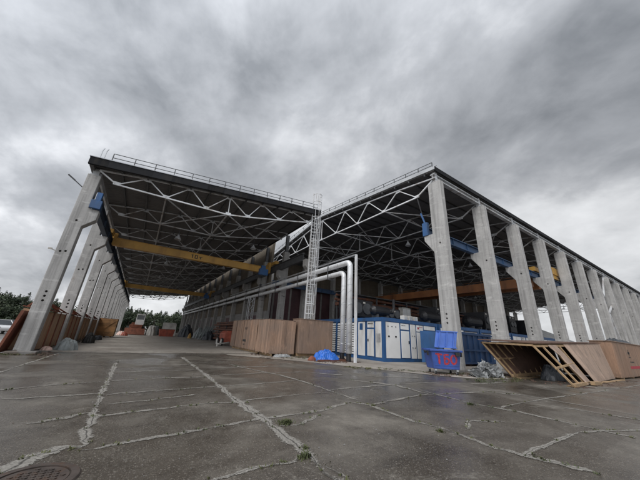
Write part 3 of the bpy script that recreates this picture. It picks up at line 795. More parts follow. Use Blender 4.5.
# ------------------------------------------------------------------ blue and white plant containers
def panel(m, x, y, w, z0, z1, side, d=.03):
    if side == 'f': m.bb((x,y-d,z0),(x+w,y,z1))
    else: m.bb((x-d,y,z0),(x,y+w,z1))
CZ = .45; CT = 3.22
def container(X, Y, W, L, label, layout):
    o = empty('plant_container', (X,Y,.25), label, 'container', 'blue and white plant containers')
    m = MB(); m.bb((X,Y,CZ-.05),(X+W,Y+L,CT)); m.build('body', M['blue'], o)
    m = MB(); e = .16
    for (ax,ay) in ((X,Y),(X+W,Y),(X,Y+L),(X+W,Y+L)):
        m.bb((ax-.05 if ax==X else ax-e, ay-.05 if ay==Y else ay-e, CZ-.1),(ax+e if ax==X else ax+.05, ay+e if ay==Y else ay+.05, CT+.05))
    for z0,z1 in ((CZ-.22,CZ+.02),(CT-.16,CT+.07)):
        m.bb((X-.06,Y-.06,z0),(X+W+.06,Y+.1,z1)); m.bb((X-.06,Y+L-.1,z0),(X+W+.06,Y+L+.06,z1))
        m.bb((X-.065,Y+.1,z0),(X+.1,Y+L-.1,z1)); m.bb((X+W-.1,Y+.1,z0),(X+W+.065,Y+L-.1,z1))
    m.bb((X-.05,Y-.05,CT+.075),(X+W+.05,Y+L+.05,CT+.11))
    m.build('frame', M['blue'], o)
    m = MB()
    for k in range(4): m.bb((X+.2+k*(W-.6)/3,Y+.1,.2),(X+.4+k*(W-.6)/3,Y+L-.1,CZ-.22))
    m.build('skid', M['blackm'], o)
    for side, kind, a, w in layout:
        x, y = (X+a, Y-.003) if side == 'f' else (X-.003, Y+a)
        z0, z1 = CZ+.05, CT-.2
        if kind == 'panel':
            m = MB(); panel(m,x,y,w,z0,z1,side); p = m.build('panel', M['white'], o, bevel=.008)
            m = MB()
            for zz in (z0+.75,z1-.9):
                for s in (.12,w-.2):
                    if side == 'f': m.bb((x+s,y-.06,zz),(x+s+.08,y-.033,zz+.05))
                    else: m.bb((x-.06,y+s,zz),(x-.033,y+s+.08,zz+.05))
            m.build('latch', M['blackm'], p)
        elif kind == 'tall':
            m = MB(); panel(m,x,y,w,z0,z1,side)
            p = m.build('panel', M['white'], o, bevel=.008)
            m = MB()
            for i in range(3):
                if side == 'f': m.bb((x+w*(.12+.28*i),y-.045,z1-.34),(x+w*(.12+.28*i)+.1,y-.033,z1-.28))
            for i in range(2):
                m.bb((x+w*(.14+.5*i),y-.06,1.95),(x+w*(.14+.5*i)+.16,y-.033,2.05))
            m.build('handle', M['blackm'], p)
        elif kind == 'door':
            m = MB()
            if side == 'f': m.bb((x-.06,y-.028,z0),(x+w+.06,y-.006,z1-.52))
            else: m.bb((x-.028,y-.06,z0),(x-.006,y+w+.06,z1-.52))
            m.build('door_frame', M['blue'], o)
            m = MB(); panel(m,x,y,w,z1-.45,z1,side); t = m.build('header_panel', M['white'], o, bevel=.008)
            m = MB()
            for i in range(4):
                if side == 'f': m.bb((x+.1+i*.12,y-.036,z1-.18),(x+.18+i*.12,y-.0335,z1-.12))
                else: m.bb((x-.036,y+.12+i*.14,z1-.2),(x-.0335,y+.22+i*.14,z1-.1))
            m.build('lettering', M['ink'], t)
            m = MB(); panel(m,x,y,w,z0+.03,z1-.56,side,.045); d = m.build('door', M['white'], o, bevel=.01)
            m = MB()
            if side == 'f': m.bb((x+w-.14,y-.1,1.55),(x+w-.08,y-.048,1.75))
            else: m.bb((x-.1,y+w-.16,1.55),(x-.048,y+w-.1,1.75))
            m.build('handle', M['blackm'], d)
        elif kind == 'louver':
            m = MB(); n = 13
            for i in range(n):
                zz = z0+.05+i*(z1-z0-.1)/n; h = (z1-z0-.1)/n
                if side == 's': m.add([(x-.02,y,zz+h*.35),(x-.09,y,zz),(x-.09,y,zz+h*.42),(x-.02,y,zz+h*.75),(x-.02,y+w,zz+h*.35),(x-.09,y+w,zz),(x-.09,y+w,zz+h*.42),(x-.02,y+w,zz+h*.75)],[(0,1,2,3),(7,6,5,4),(1,5,6,2),(2,6,7,3),(0,3,7,4),(0,4,5,1)])
                else: m.add([(x,y-.02,zz+h*.35),(x,y-.09,zz),(x,y-.09,zz+h*.42),(x,y-.02,zz+h*.75),(x+w,y-.02,zz+h*.35),(x+w,y-.09,zz),(x+w,y-.09,zz+h*.42),(x+w,y-.02,zz+h*.75)],[(0,1,2,3),(7,6,5,4),(1,5,6,2),(2,6,7,3),(0,3,7,4),(0,4,5,1)])
            m.build('louver', M['white'], o)
            m = MB()
            if side == 's': m.bb((x-.019,y+.01,z0+.02),(x-.004,y+w-.01,z1-.02))
            else: m.bb((x+.01,y-.019,z0+.02),(x+w-.01,y-.004,z1-.02))
            m.build('intake_backing', M['blackm'], o)
        elif kind == 'vent':
            m = MB(); panel(m,x,y,w,z0,z1,side); p = m.build('panel', M['white'], o, bevel=.008)
            m = MB()
            for i in range(8): m.bb((x-.05,y+.12,1.55+.08*i),(x-.034,y+w-.12,1.6+.08*i))
            m.build('grille', M['steel'], p)
        elif kind == 'window':
            m = MB(); panel(m,x,y,w,z0,z1,side); p = m.build('panel', M['white'], o, bevel=.008)
            m = MB(); m.bb((x-.045,y+w*.3,z1-.62),(x-.034,y+w*.75,z1-.12)); m.build('vent_window', M['blue'], p)
        elif kind == 'post':
            m = MB(); panel(m,x,y,w,z0-.05,z1+.05,side,.07); m.build('frame_post', M['blue'], o)
        elif kind == 'sign':
            m = MB(); panel(m,x,y,w,z1-.5,z1,side); p = m.build('header_panel', M['white'], o, bevel=.008)
            m = MB(); m.bb((x+.12,y-.036,z1-.32),(x+.32,y-.0335,z1-.2)); m.bb((x+.1,y-.036,z1-.18),(x+w-.1,y-.0335,z1-.14)); m.build('warning_mark', M['red_paint'], p)
            m = MB(); panel(m,x,y,w,z0,z1-.56,side); m.build('panel', M['white'], o, bevel=.008)
    return o
SIDE = [('s','vent',.16,.66),('s','door',.98,.72),('s','window',1.98,.8),('s','post',2.84,.1),('s','louver',3.0,2.5),('s','post',5.6,.16),('s','louver',5.85,2.9)]
F1 = [('f','tall',.22,1.5),('f','door',1.86,.95),('f','panel',3.0,.62),('f','sign',3.75,.85),('f','panel',4.72,1.5)]
F2 = [('f','panel',.2,1.1),('f','door',1.5,.9),('f','panel',2.6,1.2),('f','louver',4.0,2.2)]
container(15.25,14.6,6.5,9.6,'nearest blue framed white container with louvred side facing the silver pipes',SIDE+F1)
container(22.1,14.6,6.5,9.6,'blue framed white container behind the open dark blue skip',F2)
container(28.95,14.6,6.5,9.6,'blue framed white container behind the second and third grey columns from the corner',[('f','louver',.2,3.0),('f','panel',3.4,1.3),('f','louver',4.8,1.5)])
container(35.8,14.6,6.5,9.6,'blue framed white container farther down the hall behind the fourth column',[('f','panel',.2,2.0),('f','door',2.4,.9),('f','panel',3.6,2.6)])
container(42.65,14.6,6.5,9.6,'farthest blue framed white container down the right hand hall',[('f','panel',.2,3.0),('f','panel',3.4,2.9)])

# machines on the container roofs
def silencer(x,y,z,L,r,label,ax=0):
    o = empty('exhaust_silencer',(x,y,z),label,'silencer','black exhaust silencers on the containers')
    m = MB()
    d = Vector((1,0,0)) if ax==0 else Vector((0,1,0)); p = Vector((x,y,z+r+.35))
    m.tube([p-d*L/2-d*.25,p-d*L/2,p+d*L/2,p+d*L/2+d*.25],[r*.4,r,r,r*.4],16); m.build('drum',M['blackm'],o,False)
    m = MB()
    for s in (-.35,.35):
        q = p+d*L*s; m.box((q.x,q.y,z+.2),(.12 if ax==0 else .9*r*2,.9*r*2 if ax==0 else .12,.45))
    m.build('saddle',M['steel_dark'],o)
    m = MB(); q = p+d*(L/2+.2); m.tube([q,q+d*.5,q+d*.7+Vector((0,0,.4)),q+d*.7+Vector((0,0,1.2))],r*.32,10); m.build('stack',M['blackm'],o)
    return o
def cooler(x,y,z,w,l,h,label):
    o = empty('cooling_unit',(x,y,z),label,'cooler','black cooling units on the containers')
    m = MB(); m.bb((x,y,z+.35),(x+w,y+l,z+h)); m.build('casing',M['blackm'],o,bevel=.02)
    m = MB()
    for a in (.08,w-.08):
        for b in (.1,l-.1): m.bar((x+a,y+b,z),(x+a,y+b,z+.35),.1)
    m.build('leg',M['steel_dark'],o)
    m = MB()
    for i in range(2):
        cx = x+w*(.28+.44*i); m.tube([(cx,y-.02,z+.35+(h-.35)/2),(cx,y-.1,z+.35+(h-.35)/2)],min(w*.2,(h-.35)*.42),16)
    m.build('fan_cowl',M['steel_dark'],o)
    m = MB()
    for i in range(2): cx = x+w*(.1+.44*i); m.bb((cx,y-.03,z+h-.3),(cx+.25,y-.01,z+h-.15))
    m.build('plate',M['white_dirty'],o)
    return o
T = CT+.11
silencer(17.4,17.0,T,1.7,.4,'black silencer drum on the container nearest the silver pipes')
cooler(16.2,19.4,T,2.6,2.0,1.9,'black cooling unit at the back of the container nearest the pipes')
cooler(19.6,18.2,T,1.8,1.6,1.3,'small black cooling unit beside the drum on the nearest container')
silencer(24.2,16.8,T,2.2,.48,'larger black drum on the container behind the blue skip')
cooler(26.3,17.5,T,2.0,2.2,2.1,'tall black cooling unit on the container behind the blue skip')
silencer(31.6,16.6,T,2.2,.6,'fat black drum seen between the second and third columns')
cooler(33.3,16.0,T,2.0,2.4,2.2,'black cooling unit seen between the third and fourth columns')
silencer(38.2,16.8,T,2.0,.65,'fat black drum seen past the fourth column')
cooler(40.4,16.4,T,1.7,2.4,2.4,'black cooling unit seen past the fourth column')
cooler(44.8,16.2,T,3.2,2.4,2.2,'wide black cooling unit on the farthest container')
def equipbox(x,y,w,label):
    o = empty('control_box',(x,y,T),label,'control box','small white boxes on the containers')
    m = MB(); m.bb((x,y,T),(x+w,y+.4,T+.42)); m.build('case',M['white_dirty'],o,bevel=.02)
    m = MB(); m.bb((x+.08,y-.02,T+.1),(x+w-.08,y-.003,T+.34)); m.build('lid',M['steel'],o)
for i,(x,l) in enumerate(((18.3,'left one of three small white boxes on the nearest container roof'),(18.95,'middle one of three small white boxes on the nearest container roof'),(19.6,'right one of three small white boxes on the nearest container roof'))): equipbox(x,15.2,.5,l)
pr = empty('pipe_bridge',(28,26.5,5.5),'dark pipe bridge with bundled pipes behind the containers','pipe bridge')
m = MB()
for i,(z,r,yy) in enumerate(((5.6,.22,26.3),(6.2,.16,26.6),(6.0,.12,26.0),(6.7,.14,26.4))): m.tube([(19.5,yy,z),(60,yy,z)],r,8)
m.build('pipes',M['rustpipe'],pr)
m = MB()
for k in range(7):
    x = 20+6*k; m.bar((x,26,.25),(x,26,7),.16); m.bar((x,26.8,.25),(x,26.8,7),.16); m.bar((x,25.8,5.3),(x,27,5.3),.14)
m.build('post',M['steel_dark'],pr)
m = MB(); m.bb((19.5,25.9,7.0),(60,26.9,7.12)); m.build('cable_tray',M['steel_dark'],pr)
# pale sheeted shed and a cream tank near the open far end
sh = empty('sheeted_shed',(63,22,.25),'cream sheeted shed roof glimpsed between the columns at the open far end','shed')
m = MB(); m.bb((58,18,.25),(70,30,3.4)); m.build('wall',M['white_dirty'],sh)
m = MB(); m.prism([(17.6,3.42),(30.4,3.42),(24,6.3)],0,57.6,70.4); m.build('roof',M['white'],sh)
cp = empty('switchgear_cabinet',(30.5,25.2,.25),'tall cream cabinet standing behind the containers past the second column','cabinet')
m = MB(); m.bb((29.9,25.0,.25),(31.6,25.7,6.2)); m.build('case',M['white_dirty'],cp,bevel=.03)
m = MB(); m.bb((30.0,24.96,.6),(30.7,24.997,6.0)); m.bb((30.8,24.96,.6),(31.5,24.997,6.0)); m.build('door',M['white'],cp)

# ------------------------------------------------------------------ crates
from mathutils import noise as mnoise
def crate(name, a, b, z0, z1, mat, label, group, runners=3, battens=True, along=None):
    """closed timber crate between corners a, b, on runners"""
    g0 = gz((a[0]+b[0])/2)
    o = empty(name, ((a[0]+b[0])/2,(a[1]+b[1])/2,g0), label, 'crate', group)
    m = MB(); m.bb((a[0],a[1],g0+z0),(b[0],b[1],g0+z1)); m.build('boarding', mat, o, bevel=.012)
    if mat in (M['wood'],):
        m = MB()
        for ax in (0,1):
            p = a[ax]
            while p < b[ax]-.05:
                w_ = min(random.choice((.14,.17,.2,.24)), b[ax]-p); t_ = random.uniform(.018,.032); zt = g0+z1+random.uniform(-.03,.03); zl = g0+z0+random.uniform(-.05,.02)
                if ax == 0: m.bb((p+.003,a[1]-t_,zl),(p+w_-.003,a[1]-.001,zt)); m.bb((p+.003,b[1]+.001,zl),(p+w_-.003,b[1]+t_,zt))
                else: m.bb((a[0]-t_,p+.003,zl),(a[0]-.001,p+w_-.003,zt)); m.bb((b[0]+.001,p+.003,zl),(b[0]+t_,p+w_-.003,zt))
                p += w_
        m.build('planking', mat, o)
    m = MB(); e = .035
    m.bb((a[0]-e,a[1]-e,g0+z1+.003),(b[0]+e,b[1]+e,g0+z1+.035)); m.build('lid', M['ply'], o)
    m = MB(); lx = b[0]-a[0] >= b[1]-a[1]
    for k in range(runners):
        t = (k+.5)/runners
        if lx: y = a[1]+t*(b[1]-a[1]); m.bb((a[0],y-.06,g0),(b[0],y+.06,g0+z0-.003))
        else: x = a[0]+t*(b[0]-a[0]); m.bb((x-.06,a[1]+.02,g0),(x+.06,b[1]-.02,g0+z0-.003))
    m.build('runner', M['stud'], o)
    if battens:
        m = MB(); n = max(2,int((b[1]-a[1])/1.1)); nx = max(2,int((b[0]-a[0])/1.0))
        for z in (g0+z0+.05, g0+z1-.17):
            m.bb((a[0]-.028,a[1],z),(a[0]-.003,b[1],z+.12)); m.bb((a[0],a[1]-.028,z),(b[0],a[1]-.003,z+.12))
        m.build('batten', mat, o)
    return o
c1 = crate('timber_crate',(7.78,18.25),(9.85,20.35),.2,2.42,M['wood'],'weathered timber crate with corner nearest the yard, right of the orange compressor',None,3,False)
m = MB(); m.bar((7.77,20.42,.5),(7.74,20.62,2.3),.12,.03); m.build('loose_board',M['wood'],c1)
c2 = crate('timber_crate',(7.82,20.65),(9.75,27.3),.22,2.45,M['wood'],'long weathered timber crate with a black stencil mark, behind the near timber crate',None,4,False)
m = MB()
m.bb((7.78,22.9,.95),(7.785,23.7,1.12)); m.bb((7.78,23.1,.7),(7.785,23.5,.78)); m.bb((7.78,22.95,1.9),(7.785,23.1,2.1)); m.bb((7.78,23.3,1.9),(7.785,23.45,2.1)); m.build('stencil_mark',M['ink'],c2)
m = MB()
for y in (21.9,23.9,25.9): m.bb((7.745,y,.42),(7.786,y+.12,2.62))
m.build('batten',M['wood'],c2)
crate('plywood_crate',(10.1,18.0),(13.1,19.2),.2,2.6,M['ply'],'brown plywood crate standing behind the blue tarpaulin, in front of the ladder',None,2,False)
def heap(name, c, rx, ry, h, mat, label, cat, seed, n=30, rough=.35, rz=0, group=None):
    """crumpled sheet lying over a low load: a dome with creases and folds"""
    z0 = gz(c[0]); n = max(n, 40)
    m = MB(); vs = []
    for i in range(n+1):
        for j in range(n+1):
            u = 2*i/n-1; v = 2*j/n-1; r = math.sqrt(u*u+v*v); th = math.atan2(v,u)
            q = Vector((u*1.6+seed,v*1.6,seed*.7))
            low = mnoise.noise(q*1.1); fold = 1-abs(mnoise.noise(q*2.2+Vector((3,0,0))))*2; cre = 1-abs(mnoise.noise(q*4.7+Vector((0,7,0))))*2
            edge = .86+.14*mnoise.noise(Vector((math.cos(th)*1.6+seed,math.sin(th)*1.6,seed)))+.05*math.sin(9*th+seed)
            t_ = r/edge; f = max(0,1-t_**2.6)**.75 if t_ < 1 else 0
            cr2 = 1-abs(mnoise.noise(q*9.3+Vector((1,2,0))))*2
            z = f*h*(.72+rough*(.6*low+.32*fold)) + (f**.5)*h*(.12*cre+.07*cr2)*min(1.6,rough*2) if f > 0 else 0
            k = edge/r if r > edge else 1
            x = u*k*rx+.05*mnoise.noise(q*2.1)*rx; y = v*k*ry+.05*mnoise.noise(q*2.1+Vector((5,1,2)))*ry
            cx, cy = math.cos(rz), math.sin(rz)
            vs.append((c[0]+x*cx-y*cy, c[1]+x*cy+y*cx, z0+.012+max(0,z)))
    fs = [(i*(n+1)+j,(i+1)*(n+1)+j,(i+1)*(n+1)+j+1,i*(n+1)+j+1) for i in range(n) for j in range(n)]
    m.add(vs,fs); o = empty(name,(c[0],c[1],z0),label,cat,group)
    m.build('sheet',mat,o,False)
    return o
o = heap('tarpaulin',(10.75,15.3),1.1,.75,.52,M['tarp_blue'],'crumpled bright blue tarpaulin heap on the ground before the plywood crate','tarpaulin',3.1,80,.7)
m = MB()
for k in range(5): m.bar((9.6+.25*k,14.6+.1*k,.3),(11.9+.1*k,14.7+.2*k,.3+.02*k),.14,.08)
m.build('timber',M['rustpipe'],o)
o = heap('rusty_bundle',(9.6,15.3),.3,.28,.24,M['rust'],'small rusty red bundle at the left end of the blue tarpaulin','bundle',8.3,22,.5)
pw = empty('plastic_wrap',(15.3,7.7,.25),'crumpled heap of clear plastic wrap beside the blue bin','plastic wrap')
m = MB()
for k in range(85):
    rr = random.random()**.7; a_ = random.uniform(0,6.28); cx = 15.3+1.15*rr*math.cos(a_); cy = 7.7+.5*rr*math.sin(a_); hz = .5*max(0,1-rr**2)*random.uniform(.3,1.05)
    L1 = random.uniform(.12,.34); L2 = random.uniform(.1,.3); E_ = Matrix.Rotation(random.uniform(-1.1,1.1),3,'X')@Matrix.Rotation(random.uniform(-1.0,1.0),3,'Y')@Matrix.Rotation(random.uniform(0,6.28),3,'Z')
    n_ = 7; vs = []
    for i in range(n_):
        for j in range(n_):
            q = Vector((i*.55+k*3.1,j*.55,k*1.7)); d_ = mnoise.noise_vector(q)*.075+mnoise.noise_vector(q*2.3)*.035
            p_ = E_@Vector(((i/(n_-1)-.5)*2*L1,(j/(n_-1)-.5)*2*L2,0))+d_
            vs.append((cx+p_.x,cy+p_.y,max(.264+.002*(k%7),.26+hz+p_.z)))
    m.add(vs,[(i*n_+j,(i+1)*n_+j,(i+1)*n_+j+1,i*n_+j+1) for i in range(n_-1) for j in range(n_-1)])
m.build('sheet',M['plastic'],pw)
o = heap('plastic_wrap',(8.75,17.75),.75,.35,.2,M['plastic'],'grey plastic sheet spilling from under the near timber crate','plastic wrap',2.2,24,.5)

li = MB()
def scrap(x,y):
    z = gz(x)+.012; a = random.uniform(0,3.14); k = random.random()
    if k < .45: L = random.uniform(.08,.5); li.box((x,y,z+.012),(L,random.uniform(.02,.07),.02),rz=a)
    else:
        r = random.uniform(.015,.06)
        P8 = [(x+r*random.uniform(.6,1.3)*math.cos(a+q*1.047),y+r*random.uniform(.6,1.3)*math.sin(a+q*1.047),z-.01) for q in range(6)]
        li.add(P8+[(x+r*.2,y,z+r*random.uniform(.4,.9))],[(q,(q+1)%6,6) for q in range(6)])
for _ in range(150): scrap(random.uniform(7.2,13.2),random.uniform(16.9,18.2))
for _ in range(60): scrap(7.6+random.gauss(0,.15),random.uniform(18,27))
for _ in range(120): scrap(random.uniform(9.5,12.5),random.uniform(13.6,15.6))
for _ in range(150): k = random.random(); scrap(12.4+k*6+random.gauss(0,.4),8.9-k*1.6+random.gauss(0,.4))
for _ in range(120): scrap(random.uniform(15.5,25),random.uniform(4.0,7.2))
for _ in range(90): scrap(-3.9+random.gauss(0,.3),random.uniform(20,46))
for _ in range(60): scrap(random.uniform(-5.8,-3),random.uniform(19.3,20.1))
tag(li.build('litter', M['ply_dark']), 'scraps of wood, stones and dirt lying along the crates, bin and columns', 'litter', kind='stuff')

# ------------------------------------------------------------------ blue wheeled bin with open lid, marked ТБО
B0 = Vector((12.66,8.9,.25)); dirx = Vector((1.3,-.78,0)).normalized(); diry = Vector((-dirx.y,dirx.x,0))
bin_ = empty('waste_bin',(13.4,8.9,.25),'blue four wheeled waste bin with its lid thrown open and red ТБО painted on front','bin')
def bp(u,v,z): return B0+dirx*u+diry*v+Vector((0,0,z))
W_ = 1.5; D_ = 1.0
m = MB()
def ring(a,z,b=0): return [bp(a,a*.7,z),bp(W_-a,a*.7,z),bp(W_-a,D_-a*.7,z),bp(a,D_-a*.7,z)]
r0 = ring(.1,.24); r1 = ring(.0,1.06); r2 = ring(.05,1.06); r3 = ring(.13,.28)
m.add(r0+r1+r2+r3,[(3,2,1,0)]+[(i,(i+1)%4,4+(i+1)%4,4+i) for i in range(4)]+[(4+i,4+(i+1)%4,8+(i+1)%4,8+i) for i in range(4)]+[(8+i,8+(i+1)%4,12+(i+1)%4,12+i) for i in range(4)]+[(12,13,14,15)])
m.build('body',M['bin'],bin_,bevel=.015)
m = MB()
Mx = Matrix((dirx,diry,Vector((0,0,1)))).transposed()
for (u,v,w,d) in ((W_/2,-.03,W_+.16,.07),(W_/2,D_+.03,W_+.16,.07),(-.035,D_/2,.07,D_-.01),(W_+.035,D_/2,.07,D_-.01)): m.box(bp(u,v,1.1),(w,d,.1),M=Mx)
m.build('rim',M['bin'],bin_,bevel=.015)
m = MB()
for u in (-.11,W_+.11): m.tube([bp(u-.05,D_/2,1.0),bp(u+.05,D_/2,1.0)],.06,10); m.box(bp(u,.2,.95),(.06,.1,.22),M=Mx)
m.box(bp(W_-.2,-.06,.95),(.22,.05,.16),M=Mx); m.build('trunnion',M['black'],bin_)
m = MB()
for z in (.3,.42): m.box(bp(W_/2,.075 if z<.35 else .06,z),(W_-.3,.03,.04),M=Mx)
m.build('rib',M['bin'],bin_)
# lid: standing up behind the rear rim, leaning back
m = MB(); a = Vector((0,0,1))*.95+diry*.15+dirx*.26; nrm = a.cross(dirx).normalized()
La = .92
q = [bp(.66,D_+.05,1.22),bp(W_+.36,D_+.05,1.22)]; q += [q[1]+a*La,q[0]+a*La]
th = nrm*.06
m.add(q+[p+th for p in q],[(0,1,2,3),(7,6,5,4),(0,4,5,1),(1,5,6,2),(2,6,7,3),(3,7,4,0)])
m.build('lid',M['bin_lid'],bin_,bevel=.02)
m = MB()
for s in (.16,.5,.84):
    p = q[0].lerp(q[1],s)-th*.5; m.bar(p+a*.06,p+a*(La-.06),.05,.05,up=nrm)
for s in (0.02,.98): p = q[0]+a*La*s-th*.5; m.bar(p,p+dirx*(W_-.3),.05,.05,up=nrm)
m.build('lid_rib',M['bin_lid'],bin_)
m = MB()
for s in (.12,.88):
    p = q[0].lerp(q[1],s); m.tube([p-dirx*.12,p+dirx*.12],.045,8)
    m.bar(p,p-Vector((0,0,.2))-diry*.05,.06)
m.build('hinge',M['black'],bin_)
for u in (.2,W_-.2):
    for v in (.15,D_-.15):
        m = MB(); p = bp(u,v,.09); m.tube([p-dirx*.03,p+dirx*.03],.09,14); w = m.build('wheel',M['black'],bin_)
        m = MB(); m.box(bp(u,v,.2),(.1,.1,.08),M=Mx); m.box(bp(u-.045,v,.13),(.015,.06,.16),M=Mx); m.box(bp(u+.045,v,.13),(.015,.06,.16),M=Mx); m.build('caster_fork',M['galv'],w)
# hand painted letters on the sloping front
def fp(u,z,o=-.006):
    t = (z-.24)/.82; vv = .07*(1-t); return bp(u,vv+o,z)
def stroke(m,pts,w,o=-.006):
    P = [Vector(p) for p in pts]; L=[];Rr=[]
    for i,p in enumerate(P):
        d = (P[min(i+1,len(P)-1)]-P[max(i-1,0)]).normalized(); n = Vector((-d.y,d.x)); ww = w*random.uniform(.85,1.15)/2
        L.append(p+n*ww); Rr.append(p-n*ww)
    vs = []
    for l,r in zip(L,Rr): vs += [fp(l.x,l.y,o),fp(r.x,r.y,o),fp(l.x,l.y,.02),fp(r.x,r.y,.02)]
    for i in range(len(P)-1):
        k = 4*i; n = k+4
        m.add([vs[j] for j in (k,k+1,n,n+1,k+2,k+3,n+2,n+3)],[(0,1,3,2),(0,2,6,4),(1,5,7,3),(0,4,5,1),(2,3,7,6)])
def lin(a,b,n=6): return [(a[0]+(b[0]-a[0])*i/n+random.uniform(-.006,.006),a[1]+(b[1]-a[1])*i/n+random.uniform(-.006,.006)) for i in range(n+1)]
m = MB()
stroke(m,lin((.2,.93),(.54,.91)),.085); stroke(m,lin((.37,.925),(.385,.48)),.09,-.008); m._build('painted_letter',M['red_paint'],bin_); m = MB()
stroke(m,lin((.62,.91),(.88,.9)),.085); stroke(m,lin((.645,.92),(.655,.5)),.085,-.008)
stroke(m,[(.65,.72),(.78,.74),(.87,.68),(.88,.59),(.82,.51),(.72,.48),(.64,.495)],.085,-.010); m._build('painted_letter',M['red_paint'],bin_); m = MB()
stroke(m,[(1.12+.14*math.sin(R(30*i)),.70+.2*math.cos(R(30*i))) for i in range(13)],.09); m._build('painted_letter',M['red_paint'],bin_)

m = MB()
for u,z0,z1 in ((.3,.88,.8),(.41,.47,.40),(.7,.47,.42),(1.08,.5,.4)): stroke(m,lin((u,z0),(u+.005,z1),2),.018)
m.build('paint_drip',M['red_paint'],bin_)

# ------------------------------------------------------------------ dark blue ribbed skip behind the first columns
sk = empty('waste_skip',(21,12.6,.25),'large dark blue ribbed steel skip with its end door open, behind the waste bin','skip')
x0,x1,y0,y1,zt = 18.6,24.9,11.75,13.6,2.55
m = MB()
m.bb((x0,y1-.06,.45),(x1,y1,zt)); m.bb((x0+1.9,y0,.45),(x1,y0+.05,zt)); m.bb((x1-.05,y0+.053,.45),(x1,y1-.063,zt)); m.bb((x0,y0,.39),(x1,y1,.447))
m.build('shell',M['skip'],sk)
m = MB()
x = x0+1.9
while x <= x1+.01: m.bb((x-.06,y0-.09,.4),(x+.06,y0-.003,zt-.003)); x += .78
for z in (.42,1.3,zt-.1): m.bb((x0+1.85,y0-.12,z),(x1+.06,y0-.0931,z+.12))
m.bb((x0,y1-.1,zt+.003),(x1,y1+.04,zt+.09)); m.bb((x0+1.9,y0-.05,zt+.003),(x1,y0+.08,zt+.09)); m.build('rib',M['skip'],sk)
m = MB()
for x in (x0+.6,x1-.6): m.bb((x-.1,y0,.22),(x+.1,y1,.385))
m.build('skid',M['blackm'],sk)
m = MB(); m.box((17.95,12.55,1.45),(1.5,.07,2.1),rz=R(-38)); m.build('door',M['blue'],sk,bevel=.015)
heap('rubble_heap',(21.2,12.55),1.6,.7,.9,M['rustpipe'],'dark rubbish lying inside the open blue skip','rubbish',6.6,20,.6)
bpy.data.objects[-1] if False else None

# ------------------------------------------------------------------ collapsed open crate and its neighbour
S = Vector((-.4,1.05,1.55))          # how the whole crate has sheared over
b0, b1, b2, b3 = Vector((15.8,4.45,.3)), Vector((25.2,5.1,.3)), Vector((25.6,7.6,.3)), Vector((16.5,7.0,.3))
S1 = Vector((-.08,.25,1.93))
def sh(i): return [b0+S,b1+S1,b2+S1,b3+S*1.03][i]
cc = empty('collapsed_crate',(16,5,.25),'long broken plywood crate leaning over with bare studs and dark gaps','crate')
def fpt(s,t): return (b0.lerp(b1,s)).lerp(sh(0).lerp(sh(1),s),t)      # front wall
def bpt(s,t): return (b3.lerp(b2,s)).lerp(sh(3).lerp(sh(2),s),t)      # back wall
m = MB()
for s in (0,.1,.205,.31): m.bar(fpt(s,-.02),fpt(s,.98),.075,.06,up=(0,1,0))
m.bar(fpt(0,.97),fpt(.42,.97),.07,.09); m.bar(fpt(.0,.02),fpt(.32,.02),.16,.12)
m.bar(fpt(-.02,.42)+Vector((0,-.05,0)),fpt(.30,.50)+Vector((0,-.05,0)),.05,.08); m.build('front_stud',M['stud'],cc)
m = MB()
for s in (0,.06,.14,.23,.33,.43,.53,.63): m.bar(bpt(s,.0),bpt(s,.98),.08,.06,up=(0,1,0))
m.bar(bpt(0,.97),bpt(1,.97),.08,.09); m.bar(bpt(0,.03),bpt(1,.03),.12,.16); m.bar(bpt(0,.5),bpt(.7,.5),.06,.08); m.build('back_stud',M['stud'],cc)
m = MB()
d = Vector((0,.07,0))
m.add([bpt(.0,0)+d,bpt(1,0)+d,bpt(1,1)+d,bpt(0,1)+d,bpt(.0,0)+d*1.4,bpt(1,0)+d*1.4,bpt(1,1)+d*1.4,bpt(0,1)+d*1.4],[(0,1,2,3),(7,6,5,4),(0,4,5,1),(2,6,7,3),(0,3,7,4),(1,5,6,2)])
m.build('back_sheet',M['ply_dark'],cc)
m = MB(); u = Vector((0,0,.05))
p = [sh(0)+Vector((-.05,-.1,.06)),sh(1)+Vector((.2,-.1,.06)),sh(2)+Vector((.2,.2,.06)),sh(3)+Vector((-.12,.15,.10))]
m.add(p+[k+u for k in p],[(0,1,2,3),(7,6,5,4),(0,4,5,1),(1,5,6,2),(2,6,7,3),(3,7,4,0)]); m.build('roof_sheet',M['ply_dark'],cc)
m = MB()
for s in (0,.2,.4,.6,.8,1): m.bar(fpt(s,.99),bpt(s,.99),.07,.08)
m.build('rafter',M['stud'],cc)
